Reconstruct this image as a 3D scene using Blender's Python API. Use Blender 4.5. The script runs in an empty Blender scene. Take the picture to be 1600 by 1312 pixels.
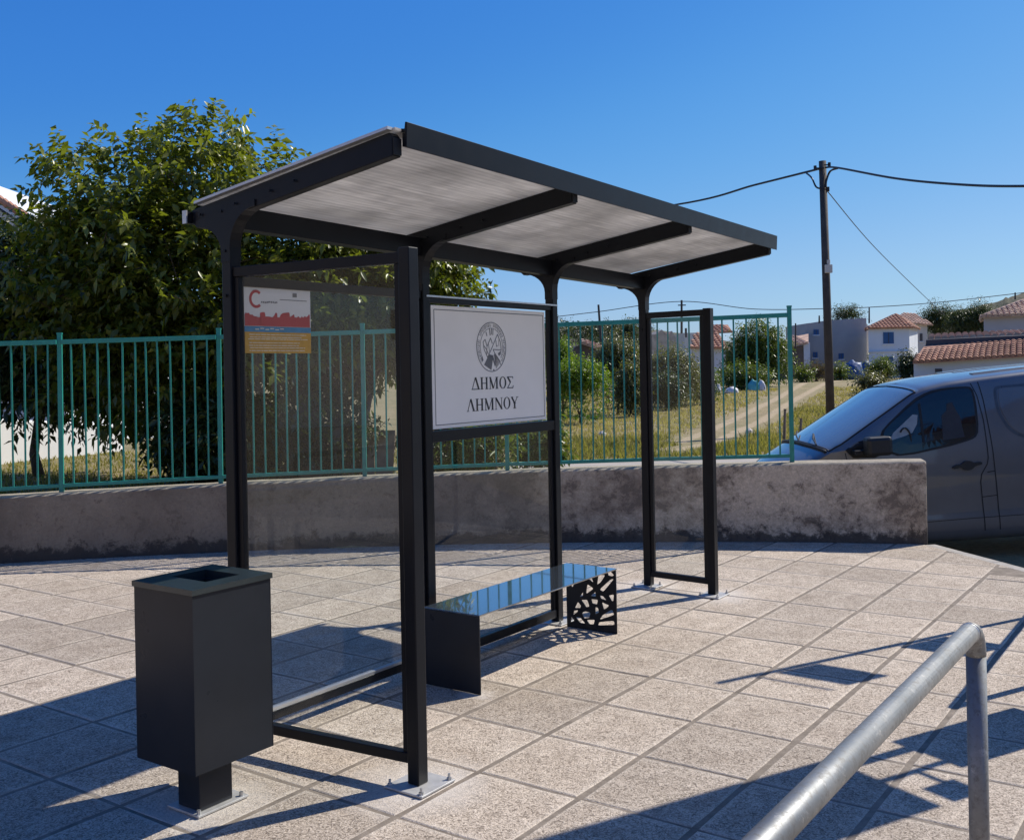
import bpy, bmesh, math, random
import numpy as np
from mathutils import Vector, Matrix
random.seed(7); rng = np.random.default_rng(7)
R = math.radians
scene = bpy.context.scene
COL = scene.collection

# ------------------------------------------------------------------ camera
EYE = 1.664; FPX = 1605.0; ROLL = 0.0193; HY = 578.0      # photo is 1600 x 1312 px
cd = bpy.data.cameras.new('camera'); cam = bpy.data.objects.new('camera', cd); COL.objects.link(cam)
cd.sensor_fit = 'HORIZONTAL'; cd.sensor_width = 36.0; cd.lens = FPX / 1600 * 36.0
cd.shift_y = (HY - 656) / 1600; cd.clip_end = 2000; cd.clip_start = 0.05
c_, s_ = math.cos(ROLL), math.sin(ROLL)
cam.matrix_world = Matrix(((c_, s_, 0, 0), (0, 0, -1, 0), (-s_, c_, 0, EYE), (0, 0, 0, 1)))
scene.camera = cam

# ------------------------------------------------------------------ light
SUN_AZ = R(29.0); SUN_EL = R(43.5)                        # azimuth measured from +X towards +Y
sl = bpy.data.lights.new('sun', 'SUN'); sl.energy = 4.9; sl.angle = R(0.5); sl.color = (1.0, 0.94, 0.84)
sun = bpy.data.objects.new('sun', sl); COL.objects.link(sun)
sdir = Vector((math.cos(SUN_EL) * math.cos(SUN_AZ), math.cos(SUN_EL) * math.sin(SUN_AZ), math.sin(SUN_EL)))
sun.rotation_euler = sdir.to_track_quat('Z', 'Y').to_euler()
world = bpy.data.worlds.new('World'); scene.world = world; world.use_nodes = True
wn, wl = world.node_tree.nodes, world.node_tree.links
wn.clear()
sky = wn.new('ShaderNodeTexSky'); sky.sky_type = 'NISHITA'; sky.sun_disc = False
sky.sun_elevation = SUN_EL; sky.sun_rotation = R(90) - SUN_AZ
sky.air_density = 1.0; sky.dust_density = 0.35; sky.ozone_density = 6.0
# the sky's colours as this camera recorded them: one even tone curve over the whole sky
dn = wn.new('ShaderNodeVectorMath'); dn.operation = 'SCALE'; dn.inputs['Scale'].default_value = 0.1
cv = wn.new('ShaderNodeRGBCurve'); mp_ = cv.mapping; mp_.use_clip = False; mp_.extend = 'EXTRAPOLATED'
for ci, pts_ in enumerate((((0, 0), (.13, .045), (.16, .060), (.215, .112), (.41, .31), (.57, .42), (.75, .68), (1, 1.0)),
                           ((0, 0), (.24, .215), (.285, .250), (.38, .358), (.64, .57), (.75, .66), (1, .95)),
                           ((0, 0), (.45, .66), (.54, .71), (.655, .79), (.85, .88), (1, 1.0)))):
    c_n = mp_.curves[ci]
    c_n.points[0].location = pts_[0]; c_n.points[1].location = pts_[-1]
    for p_ in pts_[1:-1]: c_n.points.new(*p_)
mp_.update()
up_ = wn.new('ShaderNodeVectorMath'); up_.operation = 'SCALE'; up_.inputs['Scale'].default_value = 10.0
bgn = wn.new('ShaderNodeBackground'); bgn.inputs['Strength'].default_value = 0.087
wo = wn.new('ShaderNodeOutputWorld')
wl.new(sky.outputs[0], dn.inputs[0]); wl.new(dn.outputs[0], cv.inputs['Color']); wl.new(cv.outputs[0], up_.inputs[0])
wl.new(up_.outputs[0], bgn.inputs['Color']); wl.new(bgn.outputs[0], wo.inputs[0])
vs = scene.view_settings; vs.view_transform = 'Standard'; vs.look = 'None'; vs.gamma = 1.0; vs.exposure = 0.20
try: vs.use_curve_mapping = False
except Exception: pass
scene.render.engine = 'CYCLES'
scene.cycles.use_denoising = True
scene.cycles.transparent_max_bounces = 24; scene.cycles.max_bounces = 8

# ------------------------------------------------------------------ measuring helpers (pixel of the photo -> place)
def ray(px, py):
    u = px - 800; v = HY - py
    return np.array([(u + ROLL * v) / FPX, 1.0, (v - ROLL * u) / FPX])
def at(px, py, D): d = ray(px, py) * D; return Vector((d[0], D, EYE + d[2]))
def ground(px, py, z=0.0):
    d = ray(px, py); t = (EYE - z) / -d[2]; return Vector((d[0] * t, t, z))

# ------------------------------------------------------------------ object helpers
def tag(o, label=None, cat=None, group=None, kind=None):
    if label: o['label'] = label
    if cat: o['category'] = cat
    if group: o['group'] = group
    if kind: o['kind'] = kind
    return o
def empty(name, loc=(0, 0, 0), rz=0.0, label=None, cat=None, group=None, kind=None):
    o = bpy.data.objects.new(name, None); COL.objects.link(o); o.location = loc; o.rotation_euler = (0, 0, rz)
    o.empty_display_size = 0.1
    return tag(o, label, cat, group, kind)
def link(name, me, mat=None, parent=None, smooth=False):
    if mat is not None and len(me.materials) == 0: me.materials.append(mat)
    o = bpy.data.objects.new(name, me); COL.objects.link(o)
    if parent is not None: o.parent = parent
    if smooth:
        me.polygons.foreach_set('use_smooth', [True] * len(me.polygons))
    return o
class MB:
    def __init__(s): s.v = []; s.f = []
    def add(s, vs, fs):
        n = len(s.v); s.v += [tuple(p) for p in vs]; s.f += [tuple(i + n for i in f) for f in fs]; return s
    def box(s, x0, x1, y0, y1, z0, z1):
        return s.add([(x0,y0,z0),(x1,y0,z0),(x1,y1,z0),(x0,y1,z0),(x0,y0,z1),(x1,y0,z1),(x1,y1,z1),(x0,y1,z1)],
                     [(0,3,2,1),(4,5,6,7),(0,1,5,4),(1,2,6,5),(2,3,7,6),(3,0,4,7)])
    def hexa(s, p):   # 8 points, bottom 4 then top 4
        return s.add(p, [(0,3,2,1),(4,5,6,7),(0,1,5,4),(1,2,6,5),(2,3,7,6),(3,0,4,7)])
    def prism(s, poly, axis, a, b):
        """poly: 2D points; axis 'x','y','z' = extrusion axis from a to b"""
        n = len(poly)
        def P(p, w):
            return (w, p[0], p[1]) if axis == 'x' else (p[0], w, p[1]) if axis == 'y' else (p[0], p[1], w)
        vs = [P(p, a) for p in poly] + [P(p, b) for p in poly]
        fs = [tuple(range(n))[::-1], tuple(range(n, 2 * n))] + [(i, (i + 1) % n, n + (i + 1) % n, n + i) for i in range(n)]
        return s.add(vs, fs)
    def tube(s, pts, r, seg=8, cap=True):
        pts = [Vector(p) for p in pts]; m = len(pts); rr = r if isinstance(r, (list, tuple)) else [r] * m
        n0 = len(s.v); up = None
        for i, p in enumerate(pts):
            d = (pts[min(i + 1, m - 1)] - pts[max(i - 1, 0)]).normalized()
            if up is None: up = Vector((0, 0, 1)) if abs(d.z) < .9 else Vector((1, 0, 0))
            a = d.cross(up).normalized(); b = d.cross(a).normalized(); up = -b if False else up
            for k in range(seg):
                t = 2 * math.pi * k / seg; q = p + (a * math.cos(t) + b * math.sin(t)) * rr[i]; s.v.append(tuple(q))
        for i in range(m - 1):
            for k in range(seg):
                k2 = (k + 1) % seg; s.f.append((n0 + i*seg + k, n0 + i*seg + k2, n0 + (i+1)*seg + k2, n0 + (i+1)*seg + k))
        if cap:
            s.f.append(tuple(n0 + k for k in range(seg))[::-1]); s.f.append(tuple(n0 + (m-1)*seg + k for k in range(seg)))
        return s
    def mesh(s, name):
        me = bpy.data.meshes.new(name); me.from_pydata(s.v, [], s.f); me.update()
        bm = bmesh.new(); bm.from_mesh(me); bmesh.ops.recalc_face_normals(bm, faces=bm.faces); bm.to_mesh(me); bm.free()
        return me
    def build(s, name, mat, parent=None, bevel=0.0, smooth=False):
        o = link(name, s.mesh(name), mat, parent, smooth)
        if bevel > 0:
            m = o.modifiers.new('bevel', 'BEVEL'); m.width = bevel; m.segments = 2; m.limit_method = 'ANGLE'; m.angle_limit = R(40)
        return o
def raw_mesh(name, V, F):
    """fast mesh from numpy arrays (F: n x k, all faces with the same corner count)"""
    V = np.asarray(V, dtype=np.float32); F = np.asarray(F, dtype=np.int32)
    me = bpy.data.meshes.new(name); n, k = F.shape
    me.vertices.add(len(V)); me.vertices.foreach_set('co', V.ravel())
    me.loops.add(n * k); me.loops.foreach_set('vertex_index', F.ravel())
    me.polygons.add(n); me.polygons.foreach_set('loop_start', np.arange(0, n * k, k, dtype=np.int32))
    try: me.polygons.foreach_set('loop_total', np.full(n, k, dtype=np.int32))
    except Exception: pass
    me.update(calc_edges=True); me.validate(); return me

# ------------------------------------------------------------------ materials
class NT:
    def __init__(s, name):
        s.m = bpy.data.materials.new(name); s.m.use_nodes = True; s.n = s.m.node_tree.nodes; s.l = s.m.node_tree.links
        s.b = s.n['Principled BSDF']; s.out = s.n['Material Output']
    def new(s, t, **kw):
        n = s.n.new(t)
        for k, v in kw.items(): setattr(n, k, v)
        return n
    def coord(s, kind='Object', scale=(1, 1, 1)):
        tc = s.new('ShaderNodeTexCoord') if kind != 'Position' else s.new('ShaderNodeNewGeometry')
        mp = s.new('ShaderNodeMapping'); mp.inputs['Scale'].default_value = scale
        s.l.new(tc.outputs[kind], mp.inputs[0]); return mp.outputs[0]
    def noise(s, vec, scale, detail=4, rough=.55, dist=0.0):
        n = s.new('ShaderNodeTexNoise'); n.inputs['Scale'].default_value = scale; n.inputs['Detail'].default_value = detail
        n.inputs['Roughness'].default_value = rough; n.inputs['Distortion'].default_value = dist
        s.l.new(vec, n.inputs['Vector']); return n.outputs['Fac']
    def ramp(s, fac, stops):
        r = s.new('ShaderNodeValToRGB'); e = r.color_ramp.elements
        while len(e) < len(stops): e.new(.5)
        for i, (p, c) in enumerate(stops):
            e[i].position = p; e[i].color = (c, c, c, 1) if isinstance(c, (int, float)) else (*c, 1)
        s.l.new(fac, r.inputs[0]); return r.outputs[0]
    def mix(s, fac, a, b, mode='MIX'):
        m = s.new('ShaderNodeMixRGB', blend_type=mode)
        for i, x in ((0, fac), (1, a), (2, b)):
            if hasattr(x, 'is_linked') or hasattr(x, 'links'): s.l.new(x, m.inputs[i])
            else: m.inputs[i].default_value = x if isinstance(x, (int, float)) and i == 0 else ((x, x, x, 1) if isinstance(x, (int, float)) else (*x, 1))
        return m.outputs[0]
    def math(s, op, a, b=0.0, c=None):
        m = s.new('ShaderNodeMath', operation=op)
        for i, x in enumerate((a, b) if c is None else (a, b, c)):
            if hasattr(x, 'links'): s.l.new(x, m.inputs[i])
            else: m.inputs[i].default_value = x
        return m.outputs[0]
    def bump(s, h, strength=.3, dist=.01):
        b = s.new('ShaderNodeBump'); b.inputs['Strength'].default_value = strength; b.inputs['Distance'].default_value = dist
        s.l.new(h, b.inputs['Height']); s.l.new(b.outputs[0], s.b.inputs['Normal'])
    def base(s, c):
        if hasattr(c, 'links'): s.l.new(c, s.b.inputs['Base Color'])
        else: s.b.inputs['Base Color'].default_value = (*c, 1)
    def rough(s, r):
        if hasattr(r, 'links'): s.l.new(r, s.b.inputs['Roughness'])
        else: s.b.inputs['Roughness'].default_value = r
def simple(name, col, rough=.6, var=.15, scale=12, metallic=0, bump=0.0, bscale=60, coat=0, spec=.5, kind='Object'):
    t = NT(name); v = t.coord(kind); n = t.noise(v, scale, 5)
    t.base(t.mix(t.ramp(n, [(.3, 0.0), (.7, 1.0)]), tuple(c * (1 - var) for c in col), tuple(min(1, c * (1 + var)) for c in col)))
    t.rough(t.math('ADD', t.math('MULTIPLY', t.noise(v, scale * 2.3, 3), .16), rough - .08))
    t.b.inputs['Metallic'].default_value = metallic; t.b.inputs['Coat Weight'].default_value = coat
    t.b.inputs['Coat Roughness'].default_value = .08; t.b.inputs['Specular IOR Level'].default_value = spec
    if bump: t.bump(t.noise(v, bscale, 4), bump, .004)
    return t.m

M = {}
M['frame'] = simple('anthracite_paint', (.009, .0105, .014), .36, .12, 5, spec=.18, bump=.05, bscale=300)
M['bin'] = simple('anthracite_sheet', (.022, .025, .031), .30, .14, 3, spec=.22)
M['bin_lid'] = simple('anthracite_lid', (.024, .034, .036), .30, .10, 3, spec=.6)
M['inside'] = simple('dark_inside', (.008, .009, .010), .7)
M['galv'] = simple('galvanised_steel', (.50, .51, .52), .42, .16, 22, metallic=.85, bump=.1, bscale=120)
M['plate'] = simple('zinc_plate', (.55, .54, .52), .5, .14, 18, metallic=.45)
M['alu'] = simple('aluminium_trim', (.55, .56, .58), .38, .06, 20, metallic=.7)
M['white_print'] = simple('sign_white', (.90, .88, .84), .45, .03, 4)
M['ink'] = simple('black_ink', (.012, .012, .014), .5)
M['ink_grey'] = simple('grey_ink', (.16, .165, .175), .5)
M['red_print'] = simple('poster_red', (.42, .035, .045), .5, .05)
M['blue_print'] = simple('poster_blue', (.03, .22, .42), .5, .2, 30)
M['yellow_print'] = simple('poster_yellow', (.55, .29, .02), .5, .12, 25)
M['pale_print'] = simple('poster_pale', (.72, .66, .52), .5)
M['paper'] = simple('poster_paper', (.72, .72, .72), .5, .04)
M['fence'] = simple('teal_fence_paint', (.020, .255, .205), .42, .14, 9)
M['rubber'] = simple('black_rubber', (.012, .012, .013), .6)
M['cable'] = simple('cable_black', (.010, .010, .011), .5)
M['wood_old'] = simple('weathered_board', (.20, .15, .11), .85, .3, 6, bump=.3, bscale=30)

def glass_mat(name, tint=(.975, .985, .98), ior=1.5, rough=0.0):
    t = NT(name); t.n.remove(t.b)
    tr = t.new('ShaderNodeBsdfTransparent'); tr.inputs[0].default_value = (*tint, 1)
    gl = t.new('ShaderNodeBsdfGlossy'); gl.inputs['Roughness'].default_value = rough; gl.inputs[0].default_value = (1, 1, 1, 1)
    lw = t.new('ShaderNodeLayerWeight'); lw.inputs['Blend'].default_value = .5
    fr = t.math('ADD', .014, t.math('MULTIPLY', t.math('POWER', lw.outputs['Facing'], 5.0), .8))
    df = t.new('ShaderNodeBsdfDiffuse'); df.inputs[0].default_value = (.55, .53, .5, 1)
    v = t.coord('Object'); dirt = t.ramp(t.noise(v, 1.7, 6, .65, .4), [(.35, .0005), (.85, .008)])
    m1 = t.new('ShaderNodeMixShader'); m2 = t.new('ShaderNodeMixShader')
    t.l.new(dirt, m1.inputs[0]); t.l.new(tr.outputs[0], m1.inputs[1]); t.l.new(df.outputs[0], m1.inputs[2])
    t.l.new(fr, m2.inputs[0]); t.l.new(m1.outputs[0], m2.inputs[1]); t.l.new(gl.outputs[0], m2.inputs[2])
    t.l.new(m2.outputs[0], t.out.inputs[0]); return t.m
M['glass'] = glass_mat('shelter_glass')

def roof_sheet_mat():
    t = NT('polycarbonate_sheet'); v = t.coord('Object', (1.2, 22, 1)); n = t.noise(v, 3, 6, .6)
    v2 = t.coord('Object'); n2 = t.noise(v2, 1.6, 4)
    col = t.mix(t.ramp(n, [(.3, 0.0), (.7, 1.0)]), (.62, .60, .57), (.90, .87, .82))
    col = t.mix(t.ramp(n2, [(.40, .0), (.66, .55)]), col, (.26, .255, .25))
    wv = t.new('ShaderNodeTexWave'); wv.bands_direction = 'Y'; wv.inputs['Scale'].default_value = 9.5; wv.inputs['Distortion'].default_value = .3; t.l.new(t.coord('Object'), wv.inputs['Vector'])
    col = t.mix(t.ramp(wv.outputs['Fac'], [(.0, .22), (.35, 0.0)]), col, t.mix(1.0, col, (.45, .45, .45), 'MULTIPLY'))
    t.base(col); t.rough(.35)
    tl = t.new('ShaderNodeBsdfTranslucent'); t.l.new(col, tl.inputs[0])
    ms = t.new('ShaderNodeMixShader'); ms.inputs[0].default_value = .5
    t.l.new(t.b.outputs[0], ms.inputs[1]); t.l.new(tl.outputs[0], ms.inputs[2]); t.l.new(ms.outputs[0], t.out.inputs[0])
    return t.m
M['sheet'] = roof_sheet_mat()

P1 = Vector((-1.2502, 4.6226, 0)); DA = Vector((.578, .816, 0)); DB = Vector((.816, -.578, 0)); RZ = math.atan2(.816, .578)
def W(s, t, z=0): return P1 + DA * s + DB * t + Vector((0, 0, z))

def tile_mat():
    t = NT('concrete_tile'); pos = t.coord('Position')
    oi = t.new('ShaderNodeObjectInfo')
    big = t.noise(pos, .9, 5, .6); mid = t.noise(pos, 7, 6, .65, .3); fine = t.noise(pos, 46, 4, .62, 2.4); grit = t.noise(pos, 150, 3, .7)
    col = t.mix(t.ramp(mid, [(.3, 0.0), (.72, 1.0)]), (.52, .43, .34), (.70, .60, .49))
    col = t.mix(t.ramp(fine, [(.40, 0.0), (.47, .45), (.55, 1.0)]), t.mix(1.0, col, (.40, .38, .36), 'MULTIPLY'), t.mix(1.0, col, (1.12, 1.12, 1.12), 'MULTIPLY'))
    col = t.mix(t.ramp(grit, [(.42, .6), (.56, 0.0)]), col, t.mix(1.0, col, (.45, .43, .4), 'MULTIPLY'))
    # worn, paler arrises along the tile edges
    oc = t.new('ShaderNodeTexCoord'); so = t.new('ShaderNodeSeparateXYZ'); t.l.new(oc.outputs['Object'], so.inputs[0])
    ed = t.math('MAXIMUM', t.math('SUBTRACT', t.math('ABSOLUTE', so.outputs['X']), .008), t.math('ABSOLUTE', so.outputs['Y']))
    edm = t.ramp(t.math('ADD', ed, t.math('MULTIPLY', t.math('SUBTRACT', mid, .5), .05)), [(.205, 0.0), (.236, .75), (.26, .75), (.30, 0.0)])
    col = t.mix(t.math('MULTIPLY', edm, .62), col, (.66, .58, .48))
    col = t.mix(t.ramp(big, [(.35, .0), (.7, .55)]), col, t.mix(1.0, col, (.80, .78, .75), 'MULTIPLY'))
    rnd = t.math('ADD', t.math('MULTIPLY', oi.outputs['Random'], .30), .84)
    col = t.mix(1.0, col, t.math('MULTIPLY', rnd, 1.0), 'MULTIPLY')
    st = t.ramp(t.noise(pos, 2.3, 7, .75, 1.2), [(.56, 0.0), (.70, .55)])
    col = t.mix(st, col, t.mix(1.0, col, (.62, .58, .53), 'MULTIPLY'))
    # small dark spots and gum
    vo = t.new('ShaderNodeTexVoronoi'); vo.inputs['Scale'].default_value = 4.2; t.l.new(pos, vo.inputs['Vector'])
    spot = t.ramp(vo.outputs['Distance'], [(.028, 1.0), (.045, 0.0)])
    col = t.mix(t.math('MULTIPLY', spot, .6), col, (.09, .08, .07))
    # pale mortar bloom round the feet
    g = t.new('ShaderNodeNewGeometry'); m = None
    for (s, tt, r) in ((.085, .97, .34), (3.9, 0, .32), (3.87, .56, .32), (-.495, .385, .30), (2.6, 0, .3), (1.155, .45, .12)):
        p = W(s, tt); d = t.new('ShaderNodeVectorMath', operation='DISTANCE'); t.l.new(g.outputs['Position'], d.inputs[0]); d.inputs[1].default_value = p
        q = t.math('SUBTRACT', 1.0, t.math('DIVIDE', t.math('ADD', d.outputs['Value'], t.math('MULTIPLY', t.math('SUBTRACT', mid, .5), .35)), r))
        m = q if m is None else t.math('MAXIMUM', m, q)
    bl = t.ramp(m, [(.0, 0.0), (.65, .70)])
    col = t.mix(bl, col, (.66, .60, .53))
    t.base(col); t.rough(.86)
    h = t.math('ADD', t.math('ADD', t.math('MULTIPLY', fine, 1.2), t.math('MULTIPLY', grit, .4)), t.math('MULTIPLY', mid, 1.2))
    t.bump(h, .7, .006); return t.m
M['tile'] = tile_mat()
def mortar_mat():
    t = NT('joint_mortar'); pos = t.coord('Position'); a = t.noise(pos, 9, 6, .7); b = t.noise(pos, 90, 3)
    t.base(t.mix(t.ramp(a, [(.3, 0.0), (.7, 1.0)]), (.13, .105, .080), (.29, .24, .19))); t.rough(.95); t.bump(b, .6, .004); return t.m
M['mortar'] = mortar_mat()

def wall_mat():
    t = NT('stained_render'); pos = t.coord('Position')
    a = t.noise(pos, 1.1, 7, .62, .2); b = t.noise(pos, 6.5, 10, .78, .25); c = t.noise(pos, 38, 6, .75, .8)
    dr = t.noise(t.coord('Position', (9, 9, .9)), 1.6, 6, .7)
    sx = t.new('ShaderNodeSeparateXYZ'); t.l.new(pos, sx.inputs[0])
    col = t.mix(t.ramp(c, [(.34, 0.0), (.62, 1.0)]), (.47, .39, .28), (.76, .645, .49))
    mott = t.ramp(t.math('ADD', t.math('MULTIPLY', b, .6), t.math('MULTIPLY', a, .5)), [(.50, 0.0), (.60, .85)])
    col = t.mix(mott, col, t.mix(c, (.20, .155, .11), (.38, .30, .22)))
    # older, darker render towards the left of the run
    left = t.ramp(t.math('ADD', t.math('MULTIPLY', sx.outputs['X'], -.15), t.math('MULTIPLY', a, .55)), [(.0, 0.0), (.36, 1.0)])
    col = t.mix(t.math('MULTIPLY', left, .72), col, t.mix(t.ramp(b, [(.36, 0.0), (.64, 1.0)]), (.075, .066, .055), (.25, .21, .16)))
    chip = t.ramp(t.math('ADD', b, t.math('MULTIPLY', a, .40)), [(.755, 0.0), (.785, 1.0)])
    col = t.mix(t.math('MULTIPLY', chip, .75), col, t.mix(c, (.09, .075, .06), (.26, .21, .16)))
    # damp dirt band at the foot with a ragged top, grime and drip streaks from the coping
    foot = t.ramp(t.math('ADD', t.math('MULTIPLY', sx.outputs['Z'], -1.9), b), [(.24, 0.0), (.36, 1.0)])
    col = t.mix(t.math('MULTIPLY', foot, .86), col, (.05, .043, .037))
    top = t.ramp(t.math('ADD', t.math('MULTIPLY', sx.outputs['Z'], 1.3), t.math('MULTIPLY', dr, 1.3)), [(1.36, 0.0), (1.62, 1.0)])
    col = t.mix(t.math('MULTIPLY', top, .60), col, (.15, .125, .095))
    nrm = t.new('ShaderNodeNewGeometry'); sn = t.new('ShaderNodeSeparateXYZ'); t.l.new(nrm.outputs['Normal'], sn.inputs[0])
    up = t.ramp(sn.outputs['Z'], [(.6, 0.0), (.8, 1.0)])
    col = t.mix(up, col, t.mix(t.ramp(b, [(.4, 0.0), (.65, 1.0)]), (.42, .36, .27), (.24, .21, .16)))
    t.base(col); t.rough(.92)
    t.bump(t.math('ADD', c, t.math('MULTIPLY', b, 2.0)), .8, .010); return t.m
M['wall'] = wall_mat()

# ------------------------------------------------------------------ ground and terrain
def ground_z(x, y):
    z = -.36 + max(0, y - 23) * .0060
    z = z if y < 110 else z + (y - 110) * .01
    k = min(1, max(0, (-.1 - x) / 1.6)) * min(1, max(0, (26 - y) / 6))
    k = k * k * (3 - 2 * k)
    return z * (1 - k) + k * (.34 + .012 * (y - 10))
WC = Vector((-.3, 9.87 - 17.5, 0)); WR = 17.5
def wall_front(x):    # y of the wall's front face
    return WC.y + math.sqrt(max(0, WR * WR - (x - WC.x) ** 2))
def field_mat():
    t = NT('dry_field'); pos = t.coord('Position')
    a = t.noise(pos, .16, 6, .6, .4); b = t.noise(pos, 1.6, 7, .7); c = t.noise(pos, 14, 5, .7)
    col = t.mix(t.ramp(a, [(.40, 0.0), (.60, 1.0)]), (.33, .24, .115), (.21, .18, .065))
    col = t.mix(t.ramp(b, [(.35, 0.0), (.68, .8)]), col, (.44, .34, .19))
    col = t.mix(t.ramp(c, [(.3, .7), (.65, 0.0)]), col, (.09, .085, .03))
    at_ = t.new('ShaderNodeAttribute'); at_.attribute_name = 'soil'
    k = t.ramp(t.math('ADD', at_.outputs['Fac'], t.math('MULTIPLY', t.math('SUBTRACT', b, .5), .7)), [(.40, 0.0), (.58, 1.0)])
    col = t.mix(k, col, t.mix(b, (.35, .265, .15), (.44, .34, .21)))
    t.base(col); t.rough(.95); t.bump(t.math('ADD', c, b), .7, .05); return t.m
M['field'] = field_mat()
TRACKS = [[ground(*p, -.33).xy for p in q] for q in (
    [(1040, 712), (1120, 694), (1192, 660)], [(1075, 676), (1130, 667)])]
def track_pts():
    A = [at(1050, 708, 24.5), at(1120, 690, 27.5), at(1190, 660, 36), at(1240, 632, 53), at(1290, 606, 88), at(1330, 598, 105)]
    B = [at(1060, 692, 27), at(1125, 669, 33.5), at(1170, 650, 42), at(1210, 634, 54), at(1255, 608, 88), at(1280, 598, 108)]
    return [[p.xy for p in A], [p.xy for p in B]]
def seg_dist(px, py, a, b):
    dx, dy = b[0] - a[0], b[1] - a[1]; t = np.clip(((px - a[0]) * dx + (py - a[1]) * dy) / (dx * dx + dy * dy), 0, 1)
    return np.hypot(px - a[0] - t * dx, py - a[1] - t * dy)
def build_terrain():
    ys = np.concatenate([np.arange(-12, 9, 1.5), np.arange(9, 40, .5), np.arange(40, 120, 1.0), np.arange(120, 260, 10), np.array([300, 400, 600, 900, 1400])])
    us = np.linspace(-1, 1, 421)
    V = []; soil = []
    for y in ys:
        half = 16 + max(0, y) * .95
        for u in us:
            x = u * half; z = ground_z(x, y)
            if y < 9.6 and abs(x) < 20: z = min(z, -.55)
            elif y < 9.6: z = min(z, -.5)
            V.append((x, y, z))
    V = np.array(V); nx = len(us); F = []
    for j in range(len(ys) - 1):
        for i in range(nx - 1): F.append((j*nx+i, j*nx+i+1, (j+1)*nx+i+1, (j+1)*nx+i))
    me = raw_mesh('field', V, F)
    d = np.full(len(V), 99.0)
    for tr in track_pts():
        for a, b in zip(tr[:-1], tr[1:]): d = np.minimum(d, seg_dist(V[:, 0], V[:, 1], a, b))
    soil = np.clip(1.2 - d / (.20 + .0040 * V[:, 1]), 0, 1) * .75
    soil[(V[:, 1] > 98) & (V[:, 0] > 20) & (V[:, 0] < 50)] = .45
    a = me.attributes.new('soil', 'FLOAT', 'POINT'); a.data.foreach_set('value', soil.astype(np.float32))
    o = link('field', me, M['field'], smooth=True); tag(o, kind='structure'); return o
build_terrain()

def asphalt_mat(name, c0, c1):
    t = NT(name); pos = t.coord('Position'); a = t.noise(pos, 1.1, 6, .6); c = t.noise(pos, 120, 3, .7)
    col = t.mix(t.ramp(a, [(.35, 0.0), (.7, 1.0)]), c0, c1)
    col = t.mix(t.ramp(c, [(.4, .35), (.6, 0.0)]), col, tuple(x * 1.9 for x in c1))
    t.base(col); t.rough(.9); t.bump(c, .5, .006); return t.m
M['asphalt'] = asphalt_mat('asphalt', (.045, .044, .043), (.07, .068, .064))
M['road_dust'] = asphalt_mat('dusty_concrete_road', (.25, .22, .18), (.36, .32, .27))
mb = MB(); pts = [(-.8, 22.2), (14, 22.2), (30, 24), (30, 19.5), (14, 14.5), (5, 12.6), (-.8, 17.5)]
mb.prism([(p[0], p[1]) for p in pts], 'z', -.50, -.34); tag(mb.build('lane', M['road_dust']), kind='structure')
mb = MB(); mb.prism([(2.2, 9.4), (4.2, 9.2), (4.3, 7.6), (16, -2), (34, -2), (34, 19.45), (14, 14.45), (5, 12.55), (2.2, 14.0)], 'z', -.52, -.40)
tag(mb.build('road', M['asphalt']), kind='structure')
M['road_paint'] = simple('road_paint', (.62, .61, .58), .8, .2, 20, kind='Position')
a0 = ground(1524, 866.5, -.395); b0 = ground(1640, 861.5, -.395); dv = (b0 - a0).normalized(); nv = Vector((-dv.y, dv.x, 0)) * .05
mb = MB(); b0 = a0 + dv * 5
mb.hexa([tuple(p + Vector((0, 0, dz))) for dz in (-.004, .0) for p in (a0 - nv, b0 - nv, b0 + nv, a0 + nv)])
tag(mb.build('road_line', M['road_paint']), kind='structure')

# ------------------------------------------------------------------ plaza: joint bed + one object per tile
arc = [(x, wall_front(x) + .12) for x in np.linspace(3.70, -9.5, 30)]
OUT = [(-9.5, -3), (7.5, -3), (6.8, 4.5), (5.4, 6.9), (4.08, 7.75), (4.02, 8.05), (3.93, 8.5), (3.83, 8.95), (3.74, 9.38)] + arc[1:]
n_out = len(OUT)
plaza = MB(); loc_poly = []
for x, y in OUT:
    d = Vector((x, y, 0)) - P1; loc_poly.append((d.dot(DA), -d.dot(DB)))
plaza.prism(loc_poly, 'z', -.50, -.0035)
plz = plaza.build('plaza', M['mortar']); plz.location = P1; plz.rotation_euler = (0, 0, RZ); tag(plz, kind='structure')
kerb = MB()
for (x0, y0), (x1, y1) in zip(OUT[2:9], OUT[3:10]):
    a = Vector((x0, y0, 0)); b = Vector((x1, y1, 0)); d = (b - a).normalized(); n = Vector((d.y, -d.x, 0)) * .10; g_ = d * .004
    p = [a + g_, b - g_, b - g_ + n, a + g_ + n]
    if (a - Vector((0, 3, 0))).dot(n) < 0: pass
    kerb.hexa([tuple(q + Vector((0, 0, z))) for z in (-.5, -.004) for q in p])
M['kerb'] = simple('kerb_concrete', (.36, .33, .29), .9, .2, 15, bump=.4, bscale=60, kind='Position')
tag(kerb.build('kerb', M['kerb']), kind='structure')
PXY = np.array(loc_poly)
def inside(p):
    c = False; j = n_out - 1
    for i in range(n_out):
        xi, yi = PXY[i]; xj, yj = PXY[j]
        if (yi > p[1]) != (yj > p[1]) and p[0] < (xj - xi) * (p[1] - yi) / (yj - yi) + xi: c = not c
        j = i
    return c
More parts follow.
